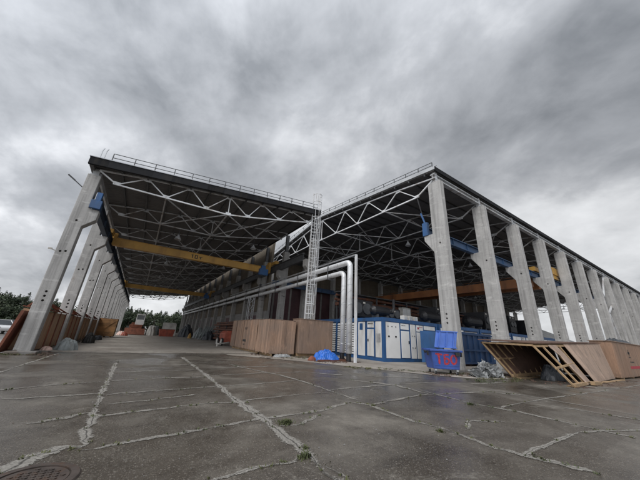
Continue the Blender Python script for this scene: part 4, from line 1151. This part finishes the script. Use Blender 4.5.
def fsheet(name,s0,s1,t0,t1,off,mat,jagged=False,k0=0,k1=0):
    m = MB(); o1 = Vector((0,-off,0)); o2 = Vector((0,-off-.02,0))
    A = [(s0,t0),(s1,t0)]; Bq = [(s1+k1,t1),(s0+k0,t1)]
    if jagged:
        ts = [t0,.55,.70,.80,.9,t1]; jl = [0,.004,.022,.008,-.004,0]
        for i in range(len(ts)-1):
            P4 = []
            for (tt,jj) in ((ts[i],jl[i]),(ts[i+1],jl[i+1])):
                f_ = (tt-t0)/(t1-t0); P4 += [(s0+k0*f_+jj,tt),(s1+k1*f_,tt)]
            vs = [fpt(*q)+o1 for q in P4]+[fpt(*q)+o2 for q in P4]
            m.add(vs,[(0,1,3,2),(4,6,7,5),(0,2,6,4),(1,5,7,3)]+([(0,4,5,1)] if i==0 else [])+([(2,3,7,6)] if i==len(ts)-2 else []))
    else:
        g_ = 10
        for k_, oo in ((0,o1),(1,o2)):
            vs = [fpt(s0+(s1-s0)*i/g_+(k0+(k1-k0)*i/g_)*j/g_,t0+(t1-t0)*j/g_)+oo for i in range(g_+1) for j in range(g_+1)]
            m.add(vs,[(i*(g_+1)+j,(i+1)*(g_+1)+j,(i+1)*(g_+1)+j+1,i*(g_+1)+j+1) for i in range(g_) for j in range(g_)])
        Lp = A+Bq; n = len(Lp); vs = [fpt(*q)+o1 for q in Lp]+[fpt(*q)+o2 for q in Lp]
        m.add(vs,[(i,(i+1)%n,(i+1)%n+n,i+n) for i in range(n)])
    return m.build(name,mat,cc)
fsheet('loose_plywood',.20,.305,.0,1.0,.06,M['ply_pale'],True,-.045,-.05)
fsheet('front_sheet',.40,.70,.0,1.02,.04,M['ply_pale'],False,-.03,0)
fsheet('front_sheet',.702,1.0,.0,1.01,.045,M['ply_pale'],False,0,0)
m = MB(); m.bar(fpt(.27,.03)+Vector((-.3,-.25,-.0)),fpt(.40,.0)+Vector((0,-.2,0)),.16,.14); m.build('bottom_block',M['stud'],cc)
m = MB(); o1 = Vector((.05,0,0))
e = [b1+o1,b2+o1,sh(2)+o1,sh(1)+o1]; m.add(e+[k+Vector((.03,0,0)) for k in e],[(0,1,2,3),(7,6,5,4),(0,4,5,1),(1,5,6,2),(2,6,7,3),(3,7,4,0)]); m.build('end_sheet',M['ply_dark'],cc)
m = MB(); m.bb((15.9,4.6,.25),(25,4.75,.29)); m.bb((16.6,6.7,.25),(25,6.9,.29)); m.build('runner',M['stud'],cc)
heap('plastic_wrap',(18.6,6.0),1.1,.5,.75,M['tarp_dark'],'dark sheeting lying inside the broken crate','sheeting',4.4,24,.5)
# closed plywood crate at the right edge
rc = empty('plywood_crate',(30,5.4,.25),'big closed plywood crate with black handling marks and a red stripe','crate')
m = MB(); m.bb((25.75,4.85,.32),(34.5,5.9,2.45)); m.build('boarding',M['ply_warm'],rc,bevel=.012)
m = MB(); m.bb((25.7,4.8,2.453),(34.55,5.95,2.5)); m.build('lid',M['ply'],rc)
m = MB()
for x in (26.4,29,31.6,34): m.bb((x-.06,4.87,.25),(x+.06,5.88,.317))
m.build('runner',M['stud'],rc)
m = MB()
yy = 4.846
m.bb((29.2,yy-.003,1.75),(29.75,yy+.003,1.9)); m.bb((29.42,yy-.003,1.62),(29.52,yy+.003,2.05)); m.bb((29.2,yy-.003,1.52),(29.75,yy+.003,1.58))
m.bb((29.25,yy-.003,1.2),(29.5,yy+.003,1.28)); m.bb((29.6,yy-.003,1.2),(30.3,yy+.003,1.28)); m.build('handling_mark',M['ink'],rc)
m = MB(); m.bb((28.9,yy-.003,.82),(32.2,yy+.003,.98)); m.build('red_stripe',M['red_paint'],rc)
heap('black_sheeting',(30.5,6.2),1,1,.0,M['black'],'x','x',1) if False else None
bt = empty('black_sheeting',(30.6,5.38,2.5),'crumpled black sheeting lying on top of the closed plywood crate','sheeting')
m = MB(); n = 26; vs = []
for i in range(n+1):
    for j in range(n+1):
        u = 2*i/n-1; v = 2*j/n-1; q = Vector((u*3,v*2,7)); f = max(0,1-(u*u+v*v)**1.2)
        vs.append((30.6+u*3.2,5.38+v*.5,2.512+f*(.22+.25*mnoise.noise(q)+.12*mnoise.noise(q*3)) if f>0 else 2.512))
m.add(vs,[(i*(n+1)+j,(i+1)*(n+1)+j,(i+1)*(n+1)+j+1,i*(n+1)+j+1) for i in range(n) for j in range(n)]); m.build('sheet',M['tarp_dark'],bt)

# ------------------------------------------------------------------ left column row: rusty boarded crates standing between the columns
def rust_crate(y0, y1, k):
    nm = ['first','second','third','fourth','fifth'][k]
    o = empty('boarded_crate',(-4.2,(y0+y1)/2,0),f'rusty brown boarded crate in the {nm} gap of the left column row','crate','boarded crates between the left columns')
    m = MB(); m.prism([(-5.3,.12),(-4.3,.12),(-4.33,2.1),(-5.3,2.2)],1,y0,y1); m.build('boarding',M['rust_wood'],o,bevel=.01)
    m = MB()
    n = max(3,int((y1-y0)/1.3))
    for i in range(n+1):
        y = y0+.05+(y1-y0-.1)*i/n; m.bar((-4.27,y,.12),(-4.30,y,2.15),.05,.1,up=(0,1,0))
    m.build('batten',M['rust'] if k<2 else M['rust_wood'],o)
    m = MB()
    m.add([(-5.35,y0-.05,2.28),(-4.2,y0-.05,2.16),(-4.2,y1+.05,2.16),(-5.35,y1+.05,2.28),(-5.35,y0-.05,2.33),(-4.2,y0-.05,2.21),(-4.2,y1+.05,2.21),(-5.35,y1+.05,2.33)],[(0,1,2,3),(7,6,5,4),(0,4,5,1),(1,5,6,2),(2,6,7,3),(3,7,4,0)])
    m.build('lid',M['rust'],o)
    m = MB(); m.bar((-4.25,y0+.1,2.2),(-4.8,y0+.1,2.8),.08); m.bar((-4.8,y0+.1,2.8),(-5.2,y0+.1,2.3),.08); m.bar((-4.25,y0+2.2,2.2),(-4.8,y0+.1,2.8),.08); m.bar((-4.25,y0+4.2,2.2),(-4.8,y0+.1,2.8),.06); m.build('lifting_bracket',M['rust'],o)
    m = MB(); m.bb((-5.2,y0+.2,0),(-4.35,y0+.5,.117)); m.bb((-5.2,y1-.5,0),(-4.35,y1-.2,.117)); m.build('runner',M['stud'],o)
for k in range(5): rust_crate(20.9+6*k, 25.7+6*k, k)
rp = empty('rusty_plate',(-5.3,20.6,0),'rust red steel panel leaning against the outside of the first left column','steel plate')
m = MB(); m.add([(-5.35,19.75,.05),(-5.25,19.75,.05),(-5.25,22.5,.05),(-5.35,22.5,.05),(-5.05,19.75,2.05),(-4.92,19.75,2.05),(-4.92,22.5,2.05),(-5.05,22.5,2.05)],[(0,1,2,3),(7,6,5,4),(0,4,5,1),(1,5,6,2),(2,6,7,3),(3,7,4,0)]); m.build('sheet',M['rust'],rp)
m = MB()
for y in (20.2,21.2,22.2): m.bar((-5.40,y,.05),(-5.12,y,2.05),.07)
m.build('stiffener',M['rust'],rp)
wc = crate('wooden_crate',(-4.55,47.2),(-2.4,49.6),.15,2.4,M['box_wood'],'bright orange brown wooden crate at the end of the boarded crates on the left',None,3,True)
m = MB(); m.bar((-4.4,47.15,.4),(-2.6,47.15,2.2),.14,.04,up=(0,1,0)); m.build('brace',M['box_wood'],wc)
heap('tarpaulin',(-3.25,22.9),.62,.5,.78,M['tarp_grey'],'grey tarpaulin draped over a low load beside the second left column','tarpaulin',9.1,30,.25)
heap('bag',(-4.05,22.4),.3,.24,.3,M['bag'],'pale pink bag lying between the first column and the grey tarpaulin','bag',1.7,22,.2)
heap('tyre_heap',(-3.2,31.5),.5,.9,.95,M['black'],'black rubbish bag heap beside the third left column','rubbish',2.9,24,.3)
heap('rubbish_bag',(-3.3,38.5),.5,1.0,.6,M['tarp_dark'],'low dark bag heap beside the fourth left column','rubbish',4.9,20,.3)

# ------------------------------------------------------------------ clutter at the far end of the nave
def at(px, y):        # x of a picture column at depth y (from the measured floor plan)
    return px
ld = empty('wheel_loader',(-.3,68,0),'red wheel loader with a white cab at the left hall far end','loader')
m = MB(); m.bb((-1.3,67,.8),(.9,70.5,2.0)); m.bb((-1.1,70.5,.9),(.7,72.5,2.4)); m.build('body',M['rust'],ld,bevel=.08)
m = MB(); m.bb((-.5,68.2,2.0),(1.0,70.2,3.0)); m.bb((-.5,68.2,3.9),(1.0,70.2,4.15))
for x in (-.45,.95):
    for y in (68.25,70.15): m.bar((x,y,2.2),(x,y,3.95),.12)
m.build('cab',M['white'],ld)
m = MB(); m.bb((-.42,68.3,3.0),(.92,70.1,3.9)); m.build('cab_glass',M['glass'],ld)
for x in (-1.55,1.15):
    for y in (67.8,71.2):
        m = MB(); m.tube([(x-.25,y,.8),(x+.25,y,.8)],.8,18); w = m.build('wheel',M['black'],ld)
        m = MB(); m.tube([(x-.27,y,.8),(x+.27,y,.8)],.38,12); m.build('rim',M['white_dirty'],w)
m = MB(); m.prism([(66.4,.1),(65.2,.15),(65.5,.25),(66.2,1.3),(66.5,1.3)],0,-1.9,1.5); m.build('bucket',M['rust'],ld)
m = MB()
for x in (-1.0,.6): m.bar((x,66.4,.8),(x,67.6,1.9),.2)
m.build('lift_arm',M['rust'],ld)
def wrapped(c, d, mat, label, cat='bundle', group=None, name='wrapped_bundle'):
    o = heap(name,(c[0],c[1]),d[0],d[1],d[2],mat,label,cat,c[0]*.7+c[1]*.13,22,.3,0,group)
    m = MB()
    for s in (-.4,.4): m.bar((c[0]+s*d[0]-.06,c[1]-d[1]*.5,gz(c[0])+.06),(c[0]+s*d[0]-.06,c[1]+d[1]*.5,gz(c[0])+.06),.14)
    m.build('bearer',M['stud'],o)
wrapped((2.6,66.5),(1.1,.9,2.3),M['white_dirty'],'white wrapped bundle standing right beside the wheel loader')
wrapped((-2.1,60.5),(.7,.7,.8),M['bag'],'small pale heap between the bright wooden crate and the wheel loader')
wrapped((-1.5,58.6),(.6,.5,.7),M['orange'],'small orange brown heap at the right end of the bright wooden crate')
wrapped((3.6,70),(1.0,.9,2.1),M['tarp_grey'],'grey wrapped bundle behind the white one at the far end')
ps = empty('panel_stack',(5.6,68,0),'pale grey stack of sheet panels leaning at the far end of the left hall','panel stack')
m = MB()
for k in range(4): m.add([(4.2+.1*k,66.6+.35*k,.06),(7.2,66.6+.35*k,.06),(7.1,67.5+.35*k,2.5+.1*k),(4.6,67.5+.35*k,2.5+.1*k),(4.2+.1*k,66.7+.35*k,.06),(7.2,66.7+.35*k,.06),(7.1,67.6+.35*k,2.5+.1*k),(4.6,67.6+.35*k,2.5+.1*k)],[(0,1,2,3),(7,6,5,4),(0,4,5,1),(1,5,6,2),(2,6,7,3),(3,7,4,0)])
m.build('sheets',M['white_dirty'],ps)
ob = empty('orange_bin',(4.9,61,0),'orange red steel box on the floor before the pale panel stack','steel box')
m = MB(); m.prism([(3.9,.15),(6.1,.15),(6.3,1.4),(3.7,1.4)],1,60.3,62); m.build('box',M['orange'],ob)
m = MB(); m.bb((4.0,60.4,0),(4.2,61.9,.147)); m.bb((5.8,60.4,0),(6.0,61.9,.147)); m.bb((3.66,60.25,1.403),(6.34,62.05,1.47)); m.build('frame',M['rust'],ob)
wrapped((8.3,60),(1.5,1.3,2.5),M['tarp_dark'],'big dark tarpaulin covered load right of the orange box',cat='load',name='covered_load')
m = MB()
wrapped((7.9,52.5),(.35,.35,.95),M['yellow'],'small yellow object at the foot of the dark covered load',name='yellow_bundle')
wrapped((9.6,54),(1.1,1.0,2.0),M['tarp_grey'],'grey lattice wrapped bundle right of the dark covered load')
dr = empty('cable_drum',(10.4,50.5,.2),'grey cable drum standing on edge left of the pipe rack','cable drum')
m = MB()
for y in (49.9,51.0): m.tube([(10.4,y,1.2),(10.4,y+.08,1.2)],1.0,22)
m.build('flange',M['tarp_grey'],dr); m = MB(); m.tube([(10.4,49.985,1.2),(10.4,50.995,1.2)],.55,16); m.build('core',M['stud'],dr)
dp = empty('leaning_planks',(9,47,.2),'grey planks leaning against the dark pile by the pipe rack','planks')
m = MB()
for k in range(5): m.bar((8.2+.35*k,46.4,.22),(9.4+.3*k,48.2,2.3),.16,.05)
m.build('plank',M['tarp_grey'],dp)
heap('scrap_pile',(9.8,46.5),1.2,1.0,1.3,M['tarp_dark'],'dark scrap pile between the leaning planks and the pipe rack','scrap',7.7,22,.5)
# pipe rack along the wall
rk = empty('pipe_rack',(11,41,.2),'steel rack of four tiers of long rusty pipes behind the timber crates','pipe rack')
m = MB()
for y in (36,40,44): m.bar((10.55,y,.2),(10.55,y,2.9),.12); m.bar((11.9,y,.2),(11.9,y,2.9),.12)
for y in (36,40,44):
    for z in (.4,1.05,1.7,2.35): m.bar((10.55,y+.004,z),(11.9,y+.004,z),.1)
m.build('frame',M['steel_dark'],rk)
for t_,z in enumerate((.45,1.1,1.75,2.4)):
    m = MB()
    for k in range(4):
        for j in range(2 if k%2 else 1): m.tube([(10.4+.33*k,33.6,z+.18+.3*j),(10.4+.33*k,46.5,z+.18+.3*j)],.14,8)
    m.build('pipe_bundle',M['rustpipe'],rk)
# orange compressor on a white wheel
cm = empty('compressor',(8.3,31.2,.2),'orange site compressor with a pale wheel beside the long timber crate','compressor')
m = MB(); m.prism([(8.0,.55),(9.5,.55),(9.5,1.5),(9.2,1.75),(8.3,1.75),(8.0,1.45)],1,30.5,32.6); m.build('housing',M['orange'],cm,bevel=.05)
for y in (30.6,32.4):
    m = MB(); m.tube([(7.75,y,.6),(7.9,y,.6)],.4,18); w = m.build('wheel',M['black'],cm)
    m = MB(); m.tube([(7.72,y,.6),(7.745,y,.6)],.3,16); m.build('rim',M['white_dirty'],w)
m = MB(); m.bar((8.6,30.5,.6),(7.2,29.2,.45),.1); m.tube([(7.1,29.3,.2),(7.1,29.3,.55)],.06,8); m.build('drawbar',M['white_dirty'],cm)
# manhole
mh = empty('manhole_cover',(-.55,4.55,gz(-.55)),'round cast iron manhole cover at the lower left edge of the yard','manhole cover')
m = MB(); z = gz(-.55); m.tube([(-.55,4.55,z-.03),(-.55,4.55,z+.012)],.31,36); m.build('cover',M['iron'],mh)
m = MB()
for i in range(36):
    a,b = R(10*i),R(10*i+10)
    m.add([(-.55+r*math.cos(t),4.55+r*math.sin(t),z+h) for t in (a,b) for r,h in ((.325,.0),(.325,.02),(.40,.02),(.42,.0))],[(0,1,5,4),(1,2,6,5),(2,3,7,6)])
m.build('ring',M['iron'],mh)
m = MB()
for i in range(-4,5):
    for j in range(-4,5):
        if i*i+j*j < 17: m.box((-.55+.064*i,4.55+.064*j,z+.0165),(.036,.036,.009),rz=.78)
m.build('stud',M['iron'],mh)

# ------------------------------------------------------------------ cars on the left
def car(x,y,rz,mat,label):
    o = empty('parked_car',(x,y,0),label,'car','cars parked beyond the left columns')
    m = MB()
    m.prism([(-2.1,.3),(2.1,.3),(2.15,.62),(1.95,.82),(1.0,.92),(-1.9,.98),(-2.15,.75)],1,-.86,.86); b = m.build('body',mat,None,bevel=.06)
    m = MB(); m.add([(-1.85,-.8,.95),(1.05,-.8,.92),(1.05,.8,.92),(-1.85,.8,.95),(-1.3,-.64,1.45),(.25,-.64,1.45),(.25,.64,1.45),(-1.3,.64,1.45)],[(0,1,2,3),(7,6,5,4),(0,4,5,1),(1,5,6,2),(2,6,7,3),(3,7,4,0)]); gl = m.build('windows',M['glass'],None,bevel=.03)
    m = MB(); m.bb((-1.28,-.62,1.44),(.22,.62,1.5))
    for s in (-1,1):
        m.bar((.26,s*.66,1.45),(1.02,s*.82,.92),.06); m.bar((-1.3,s*.66,1.45),(-1.83,s*.82,.95),.07); m.bar((-.45,s*.66,1.45),(-.45,s*.83,.93),.07)
    rf = m.build('roof',mat,None,bevel=.01)
    P = [b,gl,rf]
    for sx in (-1.3,1.3):
        for sy in (-.8,.8):
            m = MB(); m.tube([(sx,sy-.09,.32),(sx,sy+.09,.32)],.32,16); w = m.build('wheel',M['black'],None); P.append(w)
            m = MB(); m.tube([(sx,sy-.1,.32),(sx,sy+.1,.32)],.2,12); r = m.build('rim',M['galv'],None); r.parent = w
    for sy in (-.6,.6):
        m = MB(); m.box((2.09,sy,.68),(.08,.3,.12)); P.append(m.build('headlight',M['glass'],None))
    for p in P: p.parent = o
    o.rotation_euler = (0,0,rz); return o
ca = car(-13.2,47,R(-60),M['carpaint'],'white car nearest the first left column')
def cdup(x,y,rz,label,mat=None):
    d = dup(ca,(x,y,0),label=label,rz=rz)
    if mat:
        for ch in children(d):
            if ch.name.startswith(('body','roof')): ch.data = ch.data.copy(); ch.data.materials[0] = mat
cdup(-16.4,49.5,R(-60),'white car parked second from the first left column')
cdup(-14.2,56,R(-65),'grey car parked behind the white cars at the left edge',M['carpaint2'])
cdup(-19.3,54,R(-62),'white car at the left edge of the photo')
for i,(x,y) in enumerate(((-15.5,62),(-22,66))): 
    cdup(x,y,R(-60),['dark car in the far row beyond the left columns','white car in the far row beyond the left columns'][i],M['carpaint2'] if i==0 else None)
sg = MB(); sg.quad((-40,24,.004),(-5.75,20.5,.004),(-5.75,32,.004),(-40,42,.004)); tag(sg.build('pale_pavement',M['floor']),kind='structure')

# ------------------------------------------------------------------ forest behind
fm = MB(); fm2 = MB()
def conifer(x,y,h,r):
    z0 = gz(x); n = 250
    fm2.tube([(x,y,z0-.5),(x,y,z0+h*.97)],[.22,.04],5,cap=False)
    for i in range(n):
        t = random.random()**.75; tier = .5+.5*((t*9+.3*math.sin(x))%1); zz = z0+h*(.08+.92*t); rr = r*(1-t)**.62*tier*random.uniform(.45,1.05)+.08
        a = random.uniform(0,6.28); p = Vector((x+rr*.8*math.cos(a),y+rr*.8*math.sin(a),zz-.2*rr))
        s = .2+.32*rr*random.uniform(.4,1); d = Vector((math.cos(a),math.sin(a),-.45)); w = Vector((-math.sin(a),math.cos(a),random.uniform(-.5,.5)))
        fm.quad(p-d*s*.6, p+w*s*.6, p+d*s, p-w*s*.6)
def broad(x,y,h,r):
    z0 = gz(x)
    fm2.tube([(x,y,z0-.5),(x,y,z0+h*.7)],[.25,.08],5,cap=False)
    cl = [(random.uniform(-.7,.7)*r,random.uniform(-.7,.7)*r,h*random.uniform(.3,.88),r*random.uniform(.3,.55)) for _ in range(9)]
    for cx,cy,cz,cr_ in cl:
        for i in range(60):
            v = Vector((random.gauss(0,1),random.gauss(0,1),random.gauss(0,1))).normalized(); p = Vector((x+cx,y+cy,z0+cz))+v*cr_*random.uniform(.5,1.12)
            s = random.uniform(.13,.34); u = v.cross(Vector((random.random(),random.random(),random.random()))).normalized(); w = v.cross(u)
            fm.quad(p-u*s,p+w*s*.8,p+u*s,p-w*s*.8)
for k in range(330):
    a = R(random.uniform(-42,12)); d = random.uniform(120,165)
    x = d*math.sin(a)*1.0; y = d*math.cos(a)
    h = random.uniform(9.5,13)*(.95 if a < R(-14) else .78)*(d/140)
    if random.random() < .38: conifer(x,y,h*.97,random.uniform(1.9,2.9))
    else: broad(x,y,h*.9,random.uniform(2.4,3.6))
for k in range(120):
    a = R(random.uniform(-42,10)); d = random.uniform(112,122); broad(d*math.sin(a),d*math.cos(a),random.uniform(3.5,6.5),random.uniform(2,3.2))
f = fm.build('forest',M['leaf']); tag(f,'dark mixed conifer and leafy wood closing the view behind the halls','forest',kind='stuff')
b = fm2.build('forest_trunks',M['bark']); tag(b,'thin trunks inside the dark wood behind the halls','tree trunks',kind='stuff')
for k,(x,y) in enumerate(((-14.5,36),(-18.5,41),(-24,48))):
    p = empty('lamp_post',(x,y,0),['thin pale post nearest the first left column','thin pale post behind the white cars','thin pale post at the far left by the wood'][k],'post')
    m = MB(); m.tube([(x,y,0),(x,y,4.6)],[.07,.045],8); m.build('pole',M['galv'],p)
    m = MB(); m.bar((x,y,4.58),(x+.7,y-.3,4.75),.05); m.box((x+.8,y-.34,4.77),(.4,.16,.08)); m.build('lantern',M['steel'],p)

# ------------------------------------------------------------------ sky, sun, camera
w = bpy.data.worlds.new('World'); scene.world = w; w.use_nodes = True
t = w.node_tree; N = t.nodes; Lk = t.links
for n_ in list(N): N.remove(n_)
def nd(ty,**kw):
    x = N.new(ty)
    for k,v in kw.items(): setattr(x,k,v)
    return x
def mt(op,a,b=0,c=None):
    x = nd('ShaderNodeMath',operation=op)
    for i,v in ((0,a),(1,b),(2,c)):
        if v is None: continue
        if isinstance(v,(int,float)): x.inputs[i].default_value = v
        else: Lk.new(v,x.inputs[i])
    return x.outputs[0]
tc = nd('ShaderNodeTexCoord'); sp = nd('ShaderNodeSeparateXYZ'); Lk.new(tc.outputs['Generated'],sp.inputs[0])
zc = mt('MAXIMUM',sp.outputs[2],0.0); den = mt('ADD',zc,.42)
cb3 = nd('ShaderNodeCombineXYZ'); Lk.new(mt('DIVIDE',sp.outputs[0],den),cb3.inputs[0]); Lk.new(mt('DIVIDE',sp.outputs[1],den),cb3.inputs[1])
def ns(sc,det,ro,dist=0,off=0):
    m_ = nd('ShaderNodeMapping'); m_.inputs['Location'].default_value = (off,off*.7,off*.3); m_.inputs['Rotation'].default_value = (0,0,R(25)); m_.inputs['Scale'].default_value = (1,.85,1); Lk.new(cb3.outputs[0],m_.inputs[0])
    x = nd('ShaderNodeTexNoise'); x.inputs['Scale'].default_value = sc; x.inputs['Detail'].default_value = det; x.inputs['Roughness'].default_value = ro; x.inputs['Distortion'].default_value = dist
    Lk.new(m_.outputs[0],x.inputs['Vector']); return x.outputs['Fac']
n1 = ns(1.9,6,.52,.25,3.7); n2 = ns(5.2,6,.58,.2,9.1)
v = mt('ADD',mt('MULTIPLY',n1,.66),mt('ADD',mt('MULTIPLY',n2,.36),-.088))
v = mt('ADD',v,mt('MULTIPLY',mt('POWER',mt('SUBTRACT',1.0,zc),7.0),.17))
# broad lighter and darker banks of the cloud deck, by direction
BANKS = [((0.031,0.554,0.832),120,-0.07), ((0.419,0.630,0.654),110,-0.06), ((0.406,0.842,0.354),90,0.15), ((0.029,0.997,0.076),90,0.15), ((0.950,0.293,0.104),90,0.15), ((0.116,0.527,0.842),30,-0.06), ((0.261,0.684,0.681),70,0.085), ((0.491,0.638,0.593),40,0.03), ((0.596,0.408,0.691),90,0.050), ((-0.306,0.932,0.196),30,0.06), ((0.950,0.122,0.288),20,0.165), ((-0.269,0.886,0.378),60,0.01), ((0.281,0.457,0.844),40,-0.030), ((-0.242,0.730,0.639),10,-0.05), ((0.154,0.650,0.745),110,-0.075), ((0.035,0.829,0.557),60,-0.030), ((0.811,0.062,0.582),26,-0.05), ((0.759,0.302,0.576),50,-0.030), ((0.563,0.167,0.810),40,0.035), ((0.899,0.184,0.398),60,0.06)]
for (dx,dy,dz),wd,am in BANKS:
    dn = nd('ShaderNodeVectorMath',operation='DOT_PRODUCT'); Lk.new(tc.outputs['Generated'],dn.inputs[0]); dn.inputs[1].default_value = (dx,dy,dz)
    g_ = mt('POWER',mt('MAXIMUM',dn.outputs['Value'],0.0),wd)
    v = mt('ADD',v,mt('MULTIPLY',g_,am))
rp_ = nd('ShaderNodeValToRGB'); e = rp_.color_ramp.elements
while len(e) < 5: e.new(.5)
for el,(p,c) in zip(e,((.22,(.12,.128,.14)),(.40,(.235,.245,.262)),(.52,(.36,.37,.388)),(.62,(.53,.54,.555)),(.80,(.72,.73,.745)))): el.position = p; el.color = (*c,1)
v = mt('ADD',mt('MULTIPLY',mt('SUBTRACT',v,.47),1.12),.442)
Lk.new(v,rp_.inputs[0])
# brightness added to the deck behind the viewer, sunward, to light the scene
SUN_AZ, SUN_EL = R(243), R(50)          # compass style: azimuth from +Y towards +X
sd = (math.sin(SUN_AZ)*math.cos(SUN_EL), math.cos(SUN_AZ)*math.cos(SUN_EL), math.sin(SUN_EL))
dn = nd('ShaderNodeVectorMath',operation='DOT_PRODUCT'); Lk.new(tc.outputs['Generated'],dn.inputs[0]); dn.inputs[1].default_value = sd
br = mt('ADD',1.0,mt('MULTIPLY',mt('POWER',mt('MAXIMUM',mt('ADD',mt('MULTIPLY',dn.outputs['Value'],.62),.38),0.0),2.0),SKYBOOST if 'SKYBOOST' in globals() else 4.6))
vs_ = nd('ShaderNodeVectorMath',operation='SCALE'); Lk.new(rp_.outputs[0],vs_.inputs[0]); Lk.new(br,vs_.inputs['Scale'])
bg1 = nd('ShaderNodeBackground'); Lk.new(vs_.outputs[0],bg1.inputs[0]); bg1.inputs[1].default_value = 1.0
sky = nd('ShaderNodeTexSky',sky_type='NISHITA'); sky.sun_disc = False; sky.sun_elevation = SUN_EL; sky.sun_rotation = SUN_AZ
bg2 = nd('ShaderNodeBackground'); Lk.new(sky.outputs[0],bg2.inputs[0]); bg2.inputs[1].default_value = .08
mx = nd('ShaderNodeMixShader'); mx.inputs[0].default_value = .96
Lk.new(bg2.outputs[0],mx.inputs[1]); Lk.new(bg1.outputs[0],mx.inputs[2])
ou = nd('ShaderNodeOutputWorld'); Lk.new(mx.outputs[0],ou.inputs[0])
sl = bpy.data.lights.new('sun','SUN'); sl.energy = 1.5; sl.angle = R(30); sl.color = (1,.97,.93)
so = bpy.data.objects.new('sun',sl); col.objects.link(so)
so.rotation_euler = Vector(sd).to_track_quat('Z','Y').to_euler()

cam = bpy.data.cameras.new('camera'); co = bpy.data.objects.new('camera',cam); col.objects.link(co)
F_, yaw, pitch, roll = 263.311, R(32.285), R(20.339), R(3.484)
fw = Vector((math.sin(yaw)*math.cos(pitch),math.cos(yaw)*math.cos(pitch),math.sin(pitch)))
r_ = Vector((math.cos(yaw),-math.sin(yaw),0)); u_ = r_.cross(fw)
r2_ = r_*math.cos(roll)+u_*math.sin(roll); u2_ = -r_*math.sin(roll)+u_*math.cos(roll)
co.matrix_world = Matrix.Translation((0,0,1.6)) @ Matrix((r2_,u2_,-fw)).transposed().to_4x4()
cam.sensor_fit = 'HORIZONTAL'; cam.sensor_width = 36; cam.lens = F_/640*36; cam.clip_start = .05; cam.clip_end = 3000
scene.camera = co
scene.render.engine = 'CYCLES'
vw = scene.view_settings; vw.view_transform = 'Standard'; vw.look = 'None'; vw.gamma = 1; vw.use_curve_mapping = False; vw.exposure = .15
